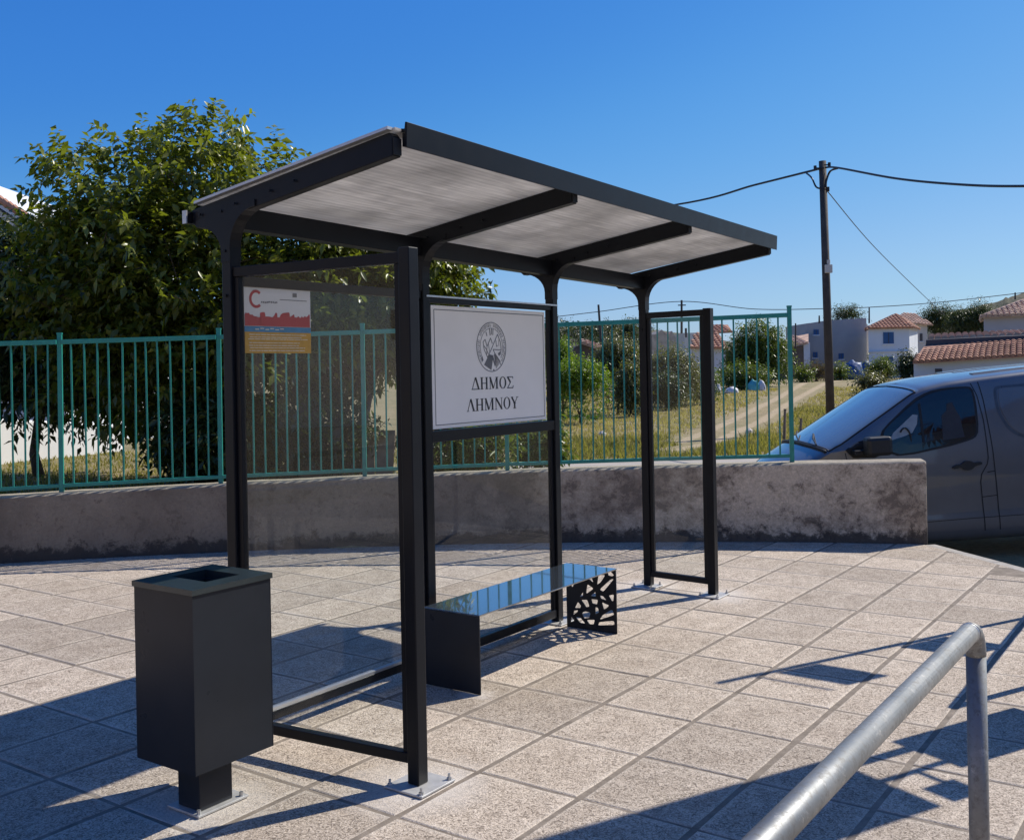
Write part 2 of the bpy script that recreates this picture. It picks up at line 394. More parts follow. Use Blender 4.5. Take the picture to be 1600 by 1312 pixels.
def clip(poly):
    """cut a tile against the plaza's nearest edges"""
    c = np.mean(poly, axis=0)
    for i in range(n_out):
        a = PXY[i]; b = PXY[(i + 1) % n_out]
        if seg_dist(c[0], c[1], a, b) > .45: continue
        e = b - a; n = np.array([-e[1], e[0]]) / np.hypot(*e)
        if not inside((a + b) / 2 + n * .01): n = -n
        out = []
        for k in range(len(poly)):
            p, q = poly[k], poly[(k + 1) % len(poly)]; dp, dq = (p - a) @ n, (q - a) @ n
            if dp >= 0: out.append(p)
            if (dp >= 0) != (dq >= 0): out.append(p + (q - p) * dp / (dp - dq))
        poly = out
        if len(poly) < 3: return []
    return poly
def slab(poly, z0, z1, bev=.006):
    poly = np.array(poly); c = poly.mean(axis=0); n = len(poly)
    inner = c + (poly - c) * (1 - bev / .25)
    vs = [(p[0], p[1], z0) for p in poly] + [(p[0], p[1], z1 - .003) for p in poly] + [(p[0], p[1], z1) for p in inner]
    fs = [(i, (i+1) % n, n+(i+1) % n, n+i) for i in range(n)] + [(n+i, n+(i+1) % n, 2*n+(i+1) % n, 2*n+i) for i in range(n)] + [tuple(range(2*n, 3*n))]
    return vs, fs
TS, TT = .511, .489; S0, T0 = .846, 1.083; JA, JB = .0135, .008     # half joints
q = [(-TS/2+JB, -TT/2+JA), (TS/2-JB, -TT/2+JA), (TS/2-JB, TT/2-JA), (-TS/2+JB, TT/2-JA)]
tile_meshes = []
for _ in range(7):
    P_ = []
    for a_, b_ in zip(q, q[1:] + q[:1]):
        for f_ in (0, .3, .7):
            jx, jy = (random.uniform(-.0028, .0022), random.uniform(-.0028, .0022)); P_.append((a_[0] + (b_[0] - a_[0]) * f_ + jx, a_[1] + (b_[1] - a_[1]) * f_ + jy))
    f0 = MB(); f0.add(*slab(P_, -.03, 0)); me_ = f0.mesh('tile'); me_.materials.append(M['tile']); tile_meshes.append(me_)
tiles = []
for i in range(-24, 26):
    for j in range(-22, 34):
        s = S0 + (i + .5) * TS; t = T0 + (j + .5) * TT; c = np.array([s, -t])
        cor = [c + np.array(p) for p in q]
        ins = [inside(p) for p in cor]
        if not any(ins): continue
        whole = all(ins) and min(seg_dist(c[0], c[1], PXY[k], PXY[(k+1) % n_out]) for k in range(n_out)) > .36
        w = W(s, t); vis = False; size = 0
        if w.y > .8:
            for p in cor:
                wp = P1 + DA * p[0] - DB * p[1]
                if wp.y < .6: continue
                px = 800 + FPX * wp.x / wp.y - ROLL * (-EYE / wp.y * FPX) * 1; py = HY + FPX * EYE / wp.y
                if -25 < px < 1625 and 0 < py < 1335: vis = True
            size = 1 / w.y
        tiles.append((vis, size, c, whole, cor))
tiles.sort(key=lambda a: (not a[0], -a[1]))
rest = MB()
for k, (vis, size, c, whole, cor) in enumerate(tiles):
    dz = random.uniform(-.0022, .0012); rx, ry = random.uniform(-.0035, .0035), random.uniform(-.0035, .0035)
    if vis and k < 298:
        if whole:
            o = bpy.data.objects.new('tile', random.choice(tile_meshes)); COL.objects.link(o); o.parent = plz
            o.location = (c[0], c[1], dz); o.rotation_euler = (rx, ry, random.uniform(-.004, .004) + random.choice((0, math.pi)))
        else:
            pl = clip([np.array(p) for p in cor])
            if len(pl) < 3: continue
            m_ = MB(); m_.add(*slab([p - c for p in pl], -.03, 0)); o = m_.build('tile', M['tile'], plz); o.location = (c[0], c[1], dz)
    else:
        pl = cor if whole else clip([np.array(p) for p in cor])
        if len(pl) < 3: continue
        v_, f_ = slab(pl, -.03, 0); rest.add([(a, b, z + dz) for a, b, z in v_], f_)
o = rest.build('tiles_beyond', M['tile'], plz); tag(o, kind='stuff')

# ------------------------------------------------------------------ retaining wall (one curved wall)
def wtop(x): return .60 + (max(x, -9) + 4.68) * .019
th_end = math.atan2(wall_front(3.77) - WC.y, 3.77 - WC.x)
def arc_pt(th, r): return Vector((WC.x + math.cos(th) * r, WC.y + math.sin(th) * r, 0))
mb = MB(); TH = 0.30; ths = np.linspace(th_end, R(122), 61)
sec = [(0, -.5), (0, -.018), (.010, -.004), (.03, 0.0), (TH - .03, 0), (TH - .01, -.006), (TH, -.03), (TH, None)]
ring = []
for k, th in enumerate(ths):
    x = arc_pt(th, WR).x; zt = wtop(x) + random.uniform(-.003, .003)
    rr = []
    for off, dz in sec:
        z = -.55 if dz is None or dz == -.5 else zt + dz
        p = arc_pt(th, WR + off); rr.append((p.x, p.y, z))
    ring.append(rr)
n_ = len(sec)
vs_ = [p for rr in ring for p in rr]
fs_ = [(k*n_+i, k*n_+(i+1) % n_, (k+1)*n_+(i+1) % n_, (k+1)*n_+i) for k in range(len(ths)-1) for i in range(n_)]
fs_ += [tuple(range(n_)), tuple((len(ths)-1)*n_ + i for i in range(n_))[::-1]]
mb.add(vs_, fs_); wall = mb.build('retaining_wall', M['wall'], bevel=.012)
tag(wall, 'low curved rendered concrete wall, dark and stained, carrying the teal fence', 'wall')

# ------------------------------------------------------------------ fence
fence = empty('metal_fence', (0, 0, 0), 0, 'teal green metal railing with thin upright bars standing on the low curved wall', 'fence')
RF = WR + .13
post_px = [(-400, 800), (-155, 785), (96, 770), (345, 757), (570, 747), (793, 741), (1012, 735), (1238, 727)]
def on_arc(px):
    # point of the fence line seen at this pixel column (roll included, at wall top height)
    lo, hi = R(55), R(125)
    for _ in range(50):
        m_ = (lo + hi) / 2; p = arc_pt(m_, RF); X = 800 + FPX * p.x / p.y + ROLL * 165
        if X > px: lo = m_
        else: hi = m_
    return arc_pt((lo + hi) / 2, RF), (lo + hi) / 2
posts = [on_arc(p[0])[0] for p in post_px]
for k in range(2):
    d_ = posts[0] - posts[1]; th = math.atan2(posts[0].y - WC.y, posts[0].x - WC.x) + .082
    posts.insert(0, arc_pt(th, RF))
pm = MB(); pm.box(-.02, .02, -.02, .02, 0, 1.50); pm.box(-.023, .023, -.023, .023, 1.50, 1.515); post_me = pm.mesh('post'); post_me.materials.append(M['fence'])
bmh = 1.30
bmb = MB(); bmb.box(-.0075, .0075, -.0075, .0075, 0, bmh); bal_me = bmb.mesh('baluster'); bal_me.materials.append(M['fence'])
for k, p in enumerate(posts):
    o = bpy.data.objects.new('post', post_me); COL.objects.link(o); o.parent = fence
    o.location = (p.x, p.y, wtop(p.x) - .03); th = math.atan2(p.y - WC.y, p.x - WC.x); o.rotation_euler = (0, R(.6 if k > 7 else 1.6) * (1 if k != 9 else .3), th)
for k in range(len(posts) - 1):
    a, b = posts[k].copy(), posts[k + 1].copy(); a.z = wtop(a.x); b.z = wtop(b.x); d = b - a; L_ = d.length; u = d.normalized()
    n = Vector((-u.y, u.x, 0)).normalized() * .018
    for zz, hh, nm in ((.045, .032, 'bottom_rail'), (1.375, .042, 'top_rail')):
        m_ = MB(); e0, e1 = a + u * .021, b - u * .021
        m_.hexa([tuple(q_ + Vector((0, 0, z))) for z in (zz, zz + hh) for q_ in (e0 - n, e1 - n, e1 + n, e0 + n)])
        m_.build(nm, M['fence'], fence, bevel=.003)
    for j in range(1, 13):
        w = a + d * (j / 13) + u * random.uniform(-.004, .004)
        o = bpy.data.objects.new('baluster', bal_me); COL.objects.link(o); o.parent = fence
        o.location = (w.x, w.y, w.z + .076); o.rotation_euler = (random.uniform(-.006, .006), random.uniform(-.004, .010), math.atan2(u.y, u.x))

# ------------------------------------------------------------------ bus shelter (local x = along, local -y = towards the open front)
shelter = empty('bus_shelter', P1, RZ, 'anthracite steel bus shelter with sloping translucent roof and glass panels on the plaza', 'bus shelter')
F = M['frame']
def zs(s): return -.018 * s              # the roof falls slightly towards the far end
def post(s0, s1, t0, t1, z1, name='post', z0=0.012):
    return MB().box(s0, s1, -t1, -t0, z0, z1).build(name, F, shelter, bevel=.004)
PS = (-.035, 1.285, 2.595, 3.88)         # near faces of the four rear posts
PW = .058
for s in PS: post(s, s + PW, -.029, .031, 2.26 + zs(s))
post(.058, .118, .938, .996, 2.165); post(3.84, 3.90, .515, .575, 2.085)
# rafters + flared Y brackets
def arcp(cx, cz, r, a0, a1, n=7): return [(cx + r * math.cos(R(a0 + (a1 - a0) * i / n)), cz + r * math.sin(R(a0 + (a1 - a0) * i / n))) for i in range(n + 1)]
for k, s in enumerate(PS):
    z = zs(s); lo = lambda t: 2.372 + .138 * t + z; hi = lambda t: 2.470 + .136 * t + z
    body = [(-.235, lo(-.235) + .03), (-.20, lo(-.20) - .004), (1.0, lo(1.0)), (1.0, hi(1.0) - .018), (.985, hi(.985)), (-.235, hi(-.235) - .01)]
    MB().prism([(-t, zz) for t, zz in body], 'x', s + .004, s + PW - .004).build('rafter', F, shelter, bevel=.003)
    MB().box(s + .0075, s + PW - .0075, -1.008, -1.0005, 2.372 + .138 + z + .006, 2.47 + .136 + z - .024).build('rafter_cap', M['inside'], shelter)
    r = .17; tf = .031
    fr = [(tf, 2.17 + z)] + [(tf + r - r * math.cos(R(a)), 2.235 + z + (lo(tf + r) - 2.235 - z) * math.sin(R(a))) for a in np.linspace(0, 90, 9)]
    bk = [(-.029, 2.17 + z)] + [(-.029 - .17 + .17 * math.cos(R(a)), 2.215 + z + (lo(-.2) - 2.215 - z) * math.sin(R(a))) for a in np.linspace(0, 90, 9)]
    pl = fr + [(tf + r, lo(tf + r) + .03), (-.2, lo(-.2) + .03)] + bk[::-1]
    MB().prism([(-t, zz) for t, zz in pl], 'x', s - .003, s + .005).build('bracket_plate', F, shelter)
    MB().prism([(-t, zz) for t, zz in pl], 'x', s + PW - .005, s + PW + .003).build('bracket_plate', F, shelter)
    for nm, cv in (('bracket_web', fr), ('bracket_web', bk)):
        m_ = MB(); a_ = s + .0055; b_ = s + PW - .0055
        for (t0, z0), (t1, z1) in zip(cv[1:-1], cv[2:]):
            sg = -1 if cv is fr else 1
            m_.add([(a_, -t0, z0), (b_, -t0, z0), (b_, -t1, z1), (a_, -t1, z1), (a_, -t0 - sg*.004, z0+.004), (b_, -t0 - sg*.004, z0+.004), (b_, -t1 - sg*.004, z1+.004), (a_, -t1 - sg*.004, z1+.004)],
                   [(0,1,2,3),(4,5,6,7)])
        m_.build(nm, F, shelter)
    for (t, zz) in ((-.17, 2.40), (-.02, 2.40), (.07, 2.425), (.30, 2.455), (.45, 2.48), (0, 2.22), (0, 2.02)):
        o = MB().tube([(s - .002, -t, zz + z), (s - .0085, -t, zz + z)], .0065, 8).build('bolt', F, shelter)
# back beam in three bays, purlin gutter, roof sheets, front fascia
for k in range(3):
    a, b = PS[k] + PW + .002, PS[k + 1] - .002
    m_ = MB(); m_.hexa([(a, -.026, 2.325 + zs(a)), (b, -.026, 2.325 + zs(b)), (b, .034, 2.325 + zs(b)), (a, .034, 2.325 + zs(a)),
                        (a, -.026, 2.425 + zs(a)), (b, -.026, 2.425 + zs(b)), (b, .034, 2.425 + zs(b)), (a, .034, 2.425 + zs(a))])
    m_.build('back_beam', F, shelter, bevel=.003)
    a, b = PS[k] + PW * .5 + (.002 if k else -.02), PS[k + 1] + PW * .5 - .002 + (.022 if k == 2 else 0)
    m_ = MB(); P_ = lambda s, t, dz: (s, -t, 2.474 + .136 * t + zs(s) + dz)
    m_.hexa([P_(a, -.20, 0), P_(b, -.20, 0), P_(b, 1.012, 0), P_(a, 1.012, 0), P_(a, -.20, .010), P_(b, -.20, .010), P_(b, 1.012, .010), P_(a, 1.012, .010)])
    m_.build('roof_sheet', M['sheet'], shelter)
m_ = MB(); a, b = PS[0] + PW*.5 - .05, PS[0] + PW*.5 - .021
m_.hexa([P_(a, -.19, .0), P_(b, -.19, .0), P_(b, 1.0, .0), P_(a, 1.0, .0), P_(a, -.19, .012), P_(b, -.19, .012), P_(b, 1.0, .012), P_(a, 1.0, .012)])
m_.build('edge_trim', M['alu'], shelter)
def prof(poly, name, a, b, mat, bev=.003):
    m_ = MB(); n = len(poly)
    v = [(a, -t, z + zs(a)) for t, z in poly] + [(b, -t, z + zs(b)) for t, z in poly]
    m_.add(v, [tuple(range(n))[::-1], tuple(range(n, 2*n))] + [(i, (i+1) % n, n+(i+1) % n, n+i) for i in range(n)])
    return m_.build(name, mat, shelter, bevel=bev)
prof([(.955, 2.618), (1.030, 2.606), (1.030, 2.548), (1.037, 2.546), (1.042, 2.645), (1.031, 2.647), (1.027, 2.621), (.955, 2.630)], 'front_fascia', .012, 3.965, F, .001)
prof([(1.013, 2.552), (1.028, 2.552), (1.028, 2.602), (1.013, 2.606)], 'front_purlin', .014, 3.955, F, .002)
prof([(-.237, 2.366), (-.264, 2.366), (-.264, 2.42), (-.261, 2.42), (-.261, 2.370), (-.240, 2.370), (-.240, 2.42), (-.237, 2.42)], 'gutter', -.055, 3.99, F, 0)
prof([(-.237, 2.364), (-.266, 2.364), (-.266, 2.424), (-.237, 2.424)], 'gutter_end', -.062, -.0555, M['alu'], 0)
# side panels: rails + channels + glass
def side_panel(sa, sb, ta, tb, zlo, zhi):
    S = lambda t: sa + (sb - sa) * (t - ta) / (tb - ta)
    def bar(d0, d1, t0, t1, z0, z1, name, mat, bev=.003):
        p = [(S(t0) + d0, -t0), (S(t0) + d1, -t0), (S(t1) + d1, -t1), (S(t1) + d0, -t1)]
        return MB().hexa([(x, y, z) for z in (z0, z1) for x, y in p]).build(name, mat, shelter, bevel=bev)
    bar(-.02, .02, ta, tb, zhi - .045, zhi, 'rail', F); bar(-.02, .02, ta, tb, zlo, zlo + .042, 'rail', F)
    bar(-.014, .014, ta + .0005, ta + .028, zlo + .043, zhi - .046, 'glazing_channel', F, .002)
    bar(-.014, .014, tb - .028, tb - .0005, zlo + .043, zhi - .046, 'glazing_channel', F, .002)
    bar(-.003, .003, ta + .012, tb - .012, zlo + .0435, zhi - .0465, 'glass_pane', M['glass'], 0)
side_panel(-.004, .085, .033, .936, .090, 2.148)
side_panel(3.905, 3.868, .033, .513, .080, 2.078)
# rear bay 1: glass with two posters; bay 2: notice sign above glass
def back_rail(a, b, z0, z1, t0=-.02, t1=.02, name='rail'): return MB().box(a, b, -t1, -t0, z0, z1).build(name, F, shelter, bevel=.003)
a, b = PS[0] + PW + .001, PS[1] - .001
back_rail(a, b, 2.066, 2.110); back_rail(a, b, .066, .108)
for x in (a, b - .026): MB().box(x, x + .026, -.014, .014, .109, 2.065).build('glazing_channel', F, shelter, bevel=.002)
MB().box(a + .012, b - .012, -.003, .003, .1085, 2.0655).build('glass_pane', M['glass'], shelter)
MB().box(a + .03, b - .03, -.016, .0155, .1085, .122).build('glazing_bead', M['alu'], shelter)
a, b = PS[1] + PW + .001, PS[2] - .001
back_rail(a, b, 2.048, 2.078); back_rail(a, b, 1.268, 1.330, -.024, .028); back_rail(a, b, .040, .092)
MB().box(a - .03, b + .055, -.034, .020, 2.0785, 2.088).build('sign_cap', M['alu'], shelter)
for x in (a, b - .026): MB().box(x, x + .026, -.014, .014, .093, 2.047).build('glazing_channel', F, shelter, bevel=.002)
MB().box(a + .012, b - .012, -.003, .003, .0925, 1.2675).build('glass_pane', M['glass'], shelter)
# feet
def foot(s0, s1, t0, t1):
    MB().box(s0, s1, -t1, -t0, .002, .0115).build('base_plate', M['plate'], shelter, bevel=.003)
    for s in (s0 + .018, s1 - .018):
        for t in (t0 + .018, t1 - .018):
            MB().tube([(s, -t, .012), (s, -t, .020)], .011, 6).tube([(s, -t, .0205), (s, -t, .036)], .0055, 8).build('bolt', M['galv'], shelter)
foot(-.01, .20, .87, 1.07); foot(3.79, 3.97, -.09, .09); foot(3.75, 3.95, .47, .64); foot(2.53, 2.71, -.09, .09); foot(1.22, 1.40, -.09, .09); foot(-.10, .08, -.09, .09)
M['bloom'] = None

# --- printed sign (flat lettering is thin raised print)
sign = MB().box(1.372, 2.522, .010 - .022, .010, 1.340, 2.036).build('sign_panel', M['white_print'], shelter, bevel=.002)
class Print:
    """flat strokes on a vertical board; u to the right, v up, on local y"""
    def __init__(s, y, parent, th=.0012): s.y = y; s.p = parent; s.th = th; s.m = MB()
    def poly(s, pts):
        n = len(pts)
        s.m.add([(u, s.y, v) for u, v in pts] + [(u, s.y - s.th, v) for u, v in pts],
                [tuple(range(n)), tuple(range(n, 2*n))[::-1]] + [(i, n + i, n+(i+1) % n, (i+1) % n) for i in range(n)])
    def line(s, a, b, w):
        a = np.array(a); b = np.array(b); d = b - a; L = np.hypot(*d)
        if L < 1e-6: return
        n = np.array([-d[1], d[0]]) / L * w / 2; s.poly([tuple(a - n), tuple(b - n), tuple(b + n), tuple(a + n)])
    def path(s, pts, w):
        for a, b in zip(pts[:-1], pts[1:]): s.line(a, b, w)
    def ring(s, c, rx, ry, w, n=40, a0=0, a1=360, wy=None):
        wy = wy or w
        for i in range(n):
            t0, t1 = R(a0 + (a1 - a0) * i / n), R(a0 + (a1 - a0) * (i + 1) / n)
            s.poly([(c[0] + (rx - w) * math.cos(t0), c[1] + (ry - wy) * math.sin(t0)), (c[0] + rx * math.cos(t0), c[1] + ry * math.sin(t0)),
                    (c[0] + rx * math.cos(t1), c[1] + ry * math.sin(t1)), (c[0] + (rx - w) * math.cos(t1), c[1] + (ry - wy) * math.sin(t1))])
    def done(s, name, mat): return s.m.build(name, mat, s.p)
def glyph(P, ch, x, z, h, w=None):
    """serif Greek capitals drawn from strokes; returns the advance"""
    T, t, sf = .155 * h, .05 * h, .04 * h
    def X(a): return x + a * h
    def Z(a): return z + a * h
    def stem(a, th=T, z0=0, z1=1):
        P.poly([(X(a), Z(z0)), (X(a) + th, Z(z0)), (X(a) + th, Z(z1)), (X(a), Z(z1))])
        for zz, s_ in ((z0, 1), (z1, -1)):
            P.poly([(X(a) - .085*h, Z(zz)), (X(a) + th + .085*h, Z(zz)), (X(a) + th + .085*h, Z(zz) + s_*sf), (X(a) - .085*h, Z(zz) + s_*sf)])
    if ch == 'Δ':
        P.line((X(.06), Z(.02)), (X(.40), Z(1)), t); P.line((X(.42), Z(1)), (X(.76), Z(.03)), T); P.poly([(X(.0), Z(0)), (X(.86), Z(0)), (X(.86), Z(.065)), (X(0), Z(.065))]); return .93
    if ch == 'Λ':
        P.line((X(.10), Z(.02)), (X(.42), Z(1)), t); P.line((X(.42), Z(1)), (X(.74), Z(.03)), T)
        P.poly([(X(.0), Z(0)), (X(.24), Z(0)), (X(.24), Z(.04)), (X(0), Z(.04))]); P.poly([(X(.58), Z(0)), (X(.90), Z(0)), (X(.90), Z(.04)), (X(.58), Z(.04))]); return .93
    if ch == 'Η':
        stem(.09); stem(.62); P.poly([(X(.24), Z(.47)), (X(.62), Z(.47)), (X(.62), Z(.53)), (X(.24), Z(.53))]); return .96
    if ch == 'Μ':
        stem(.10, t); stem(.80); P.line((X(.13), Z(.98)), (X(.47), Z(.04)), T); P.line((X(.47), Z(.04)), (X(.84), Z(.98)), t); return 1.14
    if ch == 'Ν':
        stem(.10, t); stem(.74, t); P.line((X(.13), Z(.97)), (X(.77), Z(.05)), T); return .96
    if ch == 'Ο':
        P.ring((X(.41), Z(.5)), .39*h, .515*h, .15*h, 28, wy=.045*h); return .88
    if ch == 'Σ':
        P.poly([(X(.04), Z(.94)), (X(.70), Z(.94)), (X(.70), Z(1)), (X(.04), Z(1))]); P.poly([(X(.04), Z(0)), (X(.70), Z(0)), (X(.70), Z(.07)), (X(.04), Z(.07))])
        P.line((X(.10), Z(.97)), (X(.42), Z(.50)), T); P.line((X(.42), Z(.50)), (X(.08), Z(.05)), t * 1.2)
        P.line((X(.69), Z(1)), (X(.71), Z(.80)), sf); P.line((X(.69), Z(0)), (X(.74), Z(.24)), sf * 1.3); return .82
    if ch == 'Υ':
        P.line((X(.10), Z(.98)), (X(.43), Z(.46)), T * .95); P.line((X(.76), Z(.98)), (X(.45), Z(.46)), t); stem(.355, T, 0, .48)
        for a in (.02, .62): P.poly([(X(a), Z(.96)), (X(a + .26), Z(.96)), (X(a + .26), Z(1)), (X(a), Z(1))])
        return .88
    return .5
def word(P, txt, u0, u1, z, h):
    adv = []; dummy = Print(0, None)
    for c in txt: adv.append(glyph(dummy, c, 0, 0, 1))
    k = (u1 - u0) / (sum(adv) * h); x = u0
    start = len(P.m.v)
    for c in txt: x += glyph(P, c, x, z, h) * h
    for i in range(start, len(P.m.v)):
        a = P.m.v[i]; P.m.v[i] = (u0 + (a[0] - u0) * k, a[1], a[2])
YS = -.0125
p = Print(YS, shelter); word(p, 'ΔΗΜΟΣ', 1.732, 2.162, 1.552, .072); p.done('lettering', M['ink'])
p = Print(YS, shelter); word(p, 'ΛΗΜΝΟΥ', 1.682, 2.207, 1.426, .072); p.done('lettering', M['ink'])
p = Print(YS, shelter)
for a, b in (((1.398, 2.012), (2.500, 2.012)), ((2.500, 2.012), (2.500, 1.362)), ((2.500, 1.362), (1.398, 1.362)), ((1.398, 1.362), (1.398, 2.012))): p.line(a, b, .0045)
p.done('border_line', M['ink_grey'])
def emblem():
    cx, cz, r = 1.936, 1.805, .150; p = Print(YS, shelter)
    p.ring((cx, cz), r, r, .0048, 56); p.ring((cx, cz), r * .76, r * .76, .0026, 30, 20, 340 - 180); p.ring((cx, cz), r * .76, r * .76, .0026, 24, 150, 215); p.ring((cx, cz), r * .76, r * .76, .0026, 20, -35, 25)
    rnd = random.Random(5)
    for i in range(54):                                   # small ring lettering, too small to read in the photo
        a = R(222 - i * 4.9)
        if i in (13, 14, 27, 28, 40): continue
        c0, c1 = r * .81, r * .93; u = np.array([math.cos(a), math.sin(a)]); v = np.array([-u[1], u[0]]); C = np.array([cx, cz]); w = .0026
        p.line(C + u * c0 + v * rnd.uniform(-.003, .003), C + u * c1, w)
        if rnd.random() < .6: p.line(C + u * rnd.choice((c0, c1, (c0 + c1) / 2)) - v * .004, C + u * rnd.choice((c0, c1)) + v * .004, w)
    P = lambda a, b: (cx + a * r, cz + b * r)
    k = .0048
    p.path([P(-.56, .20), P(-.50, -.10), P(-.28, -.42), P(.05, .0), P(.42, .52), P(.62, .18), P(.66, -.12), P(.10, -.10), P(.22, -.26), P(.45, -.50), P(.62, -.72)], k)
    p.path([P(-.56, .20), P(-.42, .30), P(-.30, .02), P(-.06, .36), P(.06, .14)], k); p.path([P(-.52, .05), P(-.36, -.08), P(-.22, -.28)], k)
    p.path([P(-.30, .02), P(-.34, -.30)], .004); p.path([P(-.22, .18), P(-.14, -.2)], .003)
    p.path([P(.30, .28), P(.34, .02), P(.42, .06)], .004); p.path([P(.50, .30), P(.50, .04)], .003)
    for a, b, c, d in ((-.30, .44, -.36, .60), (-.08, .46, -.12, .76), (.10, .48, .12, .72), (.0, .50, .02, .74)): p.line(P(a, b), P(c, d), .006)
    for i in range(15):                                   # sheaf of lines fanning to the lower left, tent of lines to the right
        f_ = i / 14; p.line(P(-.16 + .26 * f_, -.30 - .04 * f_), P(-.50 + .44 * f_, -.72 - .20 * f_), .0042)
    for i in range(7):
        f_ = i / 6; p.line(P(.16 + .06 * f_, -.30 + .05 * f_), P(.30 + .30 * f_, -.86 + .26 * f_), .003)
    p.poly([P(.02, -.40), P(.10, -.38), P(.26, -.70), P(.20, -.78), P(.08, -.52)]); p.line(P(-.02, -.5), P(-.12, -.86), .004)
    p.poly([P(.08, -.93), P(.12, -.88), P(.17, -.92), P(.13, -.97)])
    p.poly([P(.42, -.26), P(.66, -.14), P(.60, -.30), P(.50, -.36)]); p.poly([P(-.70, -.42), P(-.62, -.38), P(-.56, -.54), P(-.66, -.56)])
    p.done('emblem', M['ink_grey'])
emblem()
# --- posters on the glass of bay 1
poster = MB().box(.056, .466, -.0065, -.0035, 1.888, 2.070).build('poster', M['paper'], shelter)
yp = -.0068
p = Print(yp, poster); p.ring((.128, 2.013), .040, .042, .013, 30, 48, 312); p.done('letter_c', M['red_print'])
p = Print(yp, poster)
sk = [(.060, 0), (.060, .052), (.066, .061), (.072, .058), (.084, .060), (.09, .052), (.106, .052), (.112, .046), (.128, .044), (.142, .040), (.155, .044), (.156, .058), (.150, .062), (.162, .066), (.176, .066), (.180, .058), (.181, .046), (.205, .046), (.225, .043), (.236, .053), (.244, .066), (.252, .064), (.254, .044), (.268, .044), (.276, .058), (.290, .066), (.325, .070), (.330, .066), (.332, .048), (.345, .054), (.358, .062), (.362, .048), (.374, .046), (.388, .053), (.394, .046), (.402, .046), (.408, .054), (.414, .048), (.422, .049), (.428, .056), (.436, .050), (.448, .056), (.456, .066), (.460, .06), (.460, 0)]
for (u0, v0), (u1, v1) in zip(sk[:-1], sk[1:]):
    if u1 > u0: p.poly([(u0, 1.889), (u1, 1.889), (u1, 1.889 + v1 * .98), (u0, 1.889 + v0 * .98)])
p.done('skyline_print', M['red_print'])
p = Print(yp, poster); rnd = random.Random(3)
for i in range(9): u = .158 + i * .0115; p.line((u, 2.001 + rnd.uniform(-.002, .002)), (u + rnd.uniform(.004, .009), 2.001 + rnd.uniform(-.004, .004)), .007)
for i in range(22): u = .272 + i * .0078; p.line((u, 2.016), (u + .006, 2.016), .0032)
p.poly([(.352, 2.031), (.378, 2.031), (.378, 2.05), (.352, 2.05)])
p.done('small_print', M['ink_grey'])
MB().box(.058, .466, -.0065, -.0035, 1.862, 1.8875).build('poster_band', M['blue_print'], shelter)
yel = MB().box(.060, .466, -.0065, -.0035, 1.764, 1.8615).build('poster_band', M['yellow_print'], shelter)
p = Print(yp, yel)
for i, z in enumerate((1.850, 1.838, 1.829, 1.812, 1.800, 1.789, 1.776)):
    u = .075 + rnd.uniform(0, .02); e = rnd.uniform(.38, .455)
    while u < e:
        w = rnd.uniform(.008, .035); p.line((u, z), (min(u + w, e), z), .0035); u += w + .004
p.done('small_print', M['pale_print'])
p = Print(yp, poster)
for i in range(6): u = .12 + i * .03; p.line((u, 1.874 + (i % 2) * .004), (u + .022, 1.874 + (i % 2) * .004), .004)
p.done('small_print', M['pale_print'])

# ------------------------------------------------------------------ bench
bench = empty('bench', W(1.85, .30), RZ, 'low black steel bench under the shelter, far side panel cut in an organic pattern', 'bench')
def seat_mat():
    t = NT('polished_black_top'); v = t.coord('Object'); t.base((.05, .06, .07))
    t.rough(t.ramp(t.noise(v, 5, 5, .7), [(.4, .04), (.8, .16)])); t.b.inputs['Specular IOR Level'].default_value = 1.0
    t.b.inputs['IOR'].default_value = 1.9; t.b.inputs['Coat Weight'].default_value = 1.0; t.b.inputs['Coat Roughness'].default_value = .02; t.b.inputs['Coat IOR'].default_value = 1.7
    return t.m
M['seat'] = seat_mat()
B0 = (1.85, .30)
MB().box(1.14 - B0[0], 2.566 - B0[0], -(.49 - B0[1]), -(.115 - B0[1]), .402, .410).build('seat', M['seat'], bench, bevel=.0015)
MB().box(1.14 - B0[0], 1.148 - B0[0], -(.487 - B0[1]), -(.118 - B0[1]), .0, .4015).build('side_panel', M['bin'], bench, bevel=.0015)
MB().box(1.149 - B0[0], 2.557 - B0[0], -(.14 - B0[1]), -(.134 - B0[1]), .372, .4015).build('stiffener', F, bench)
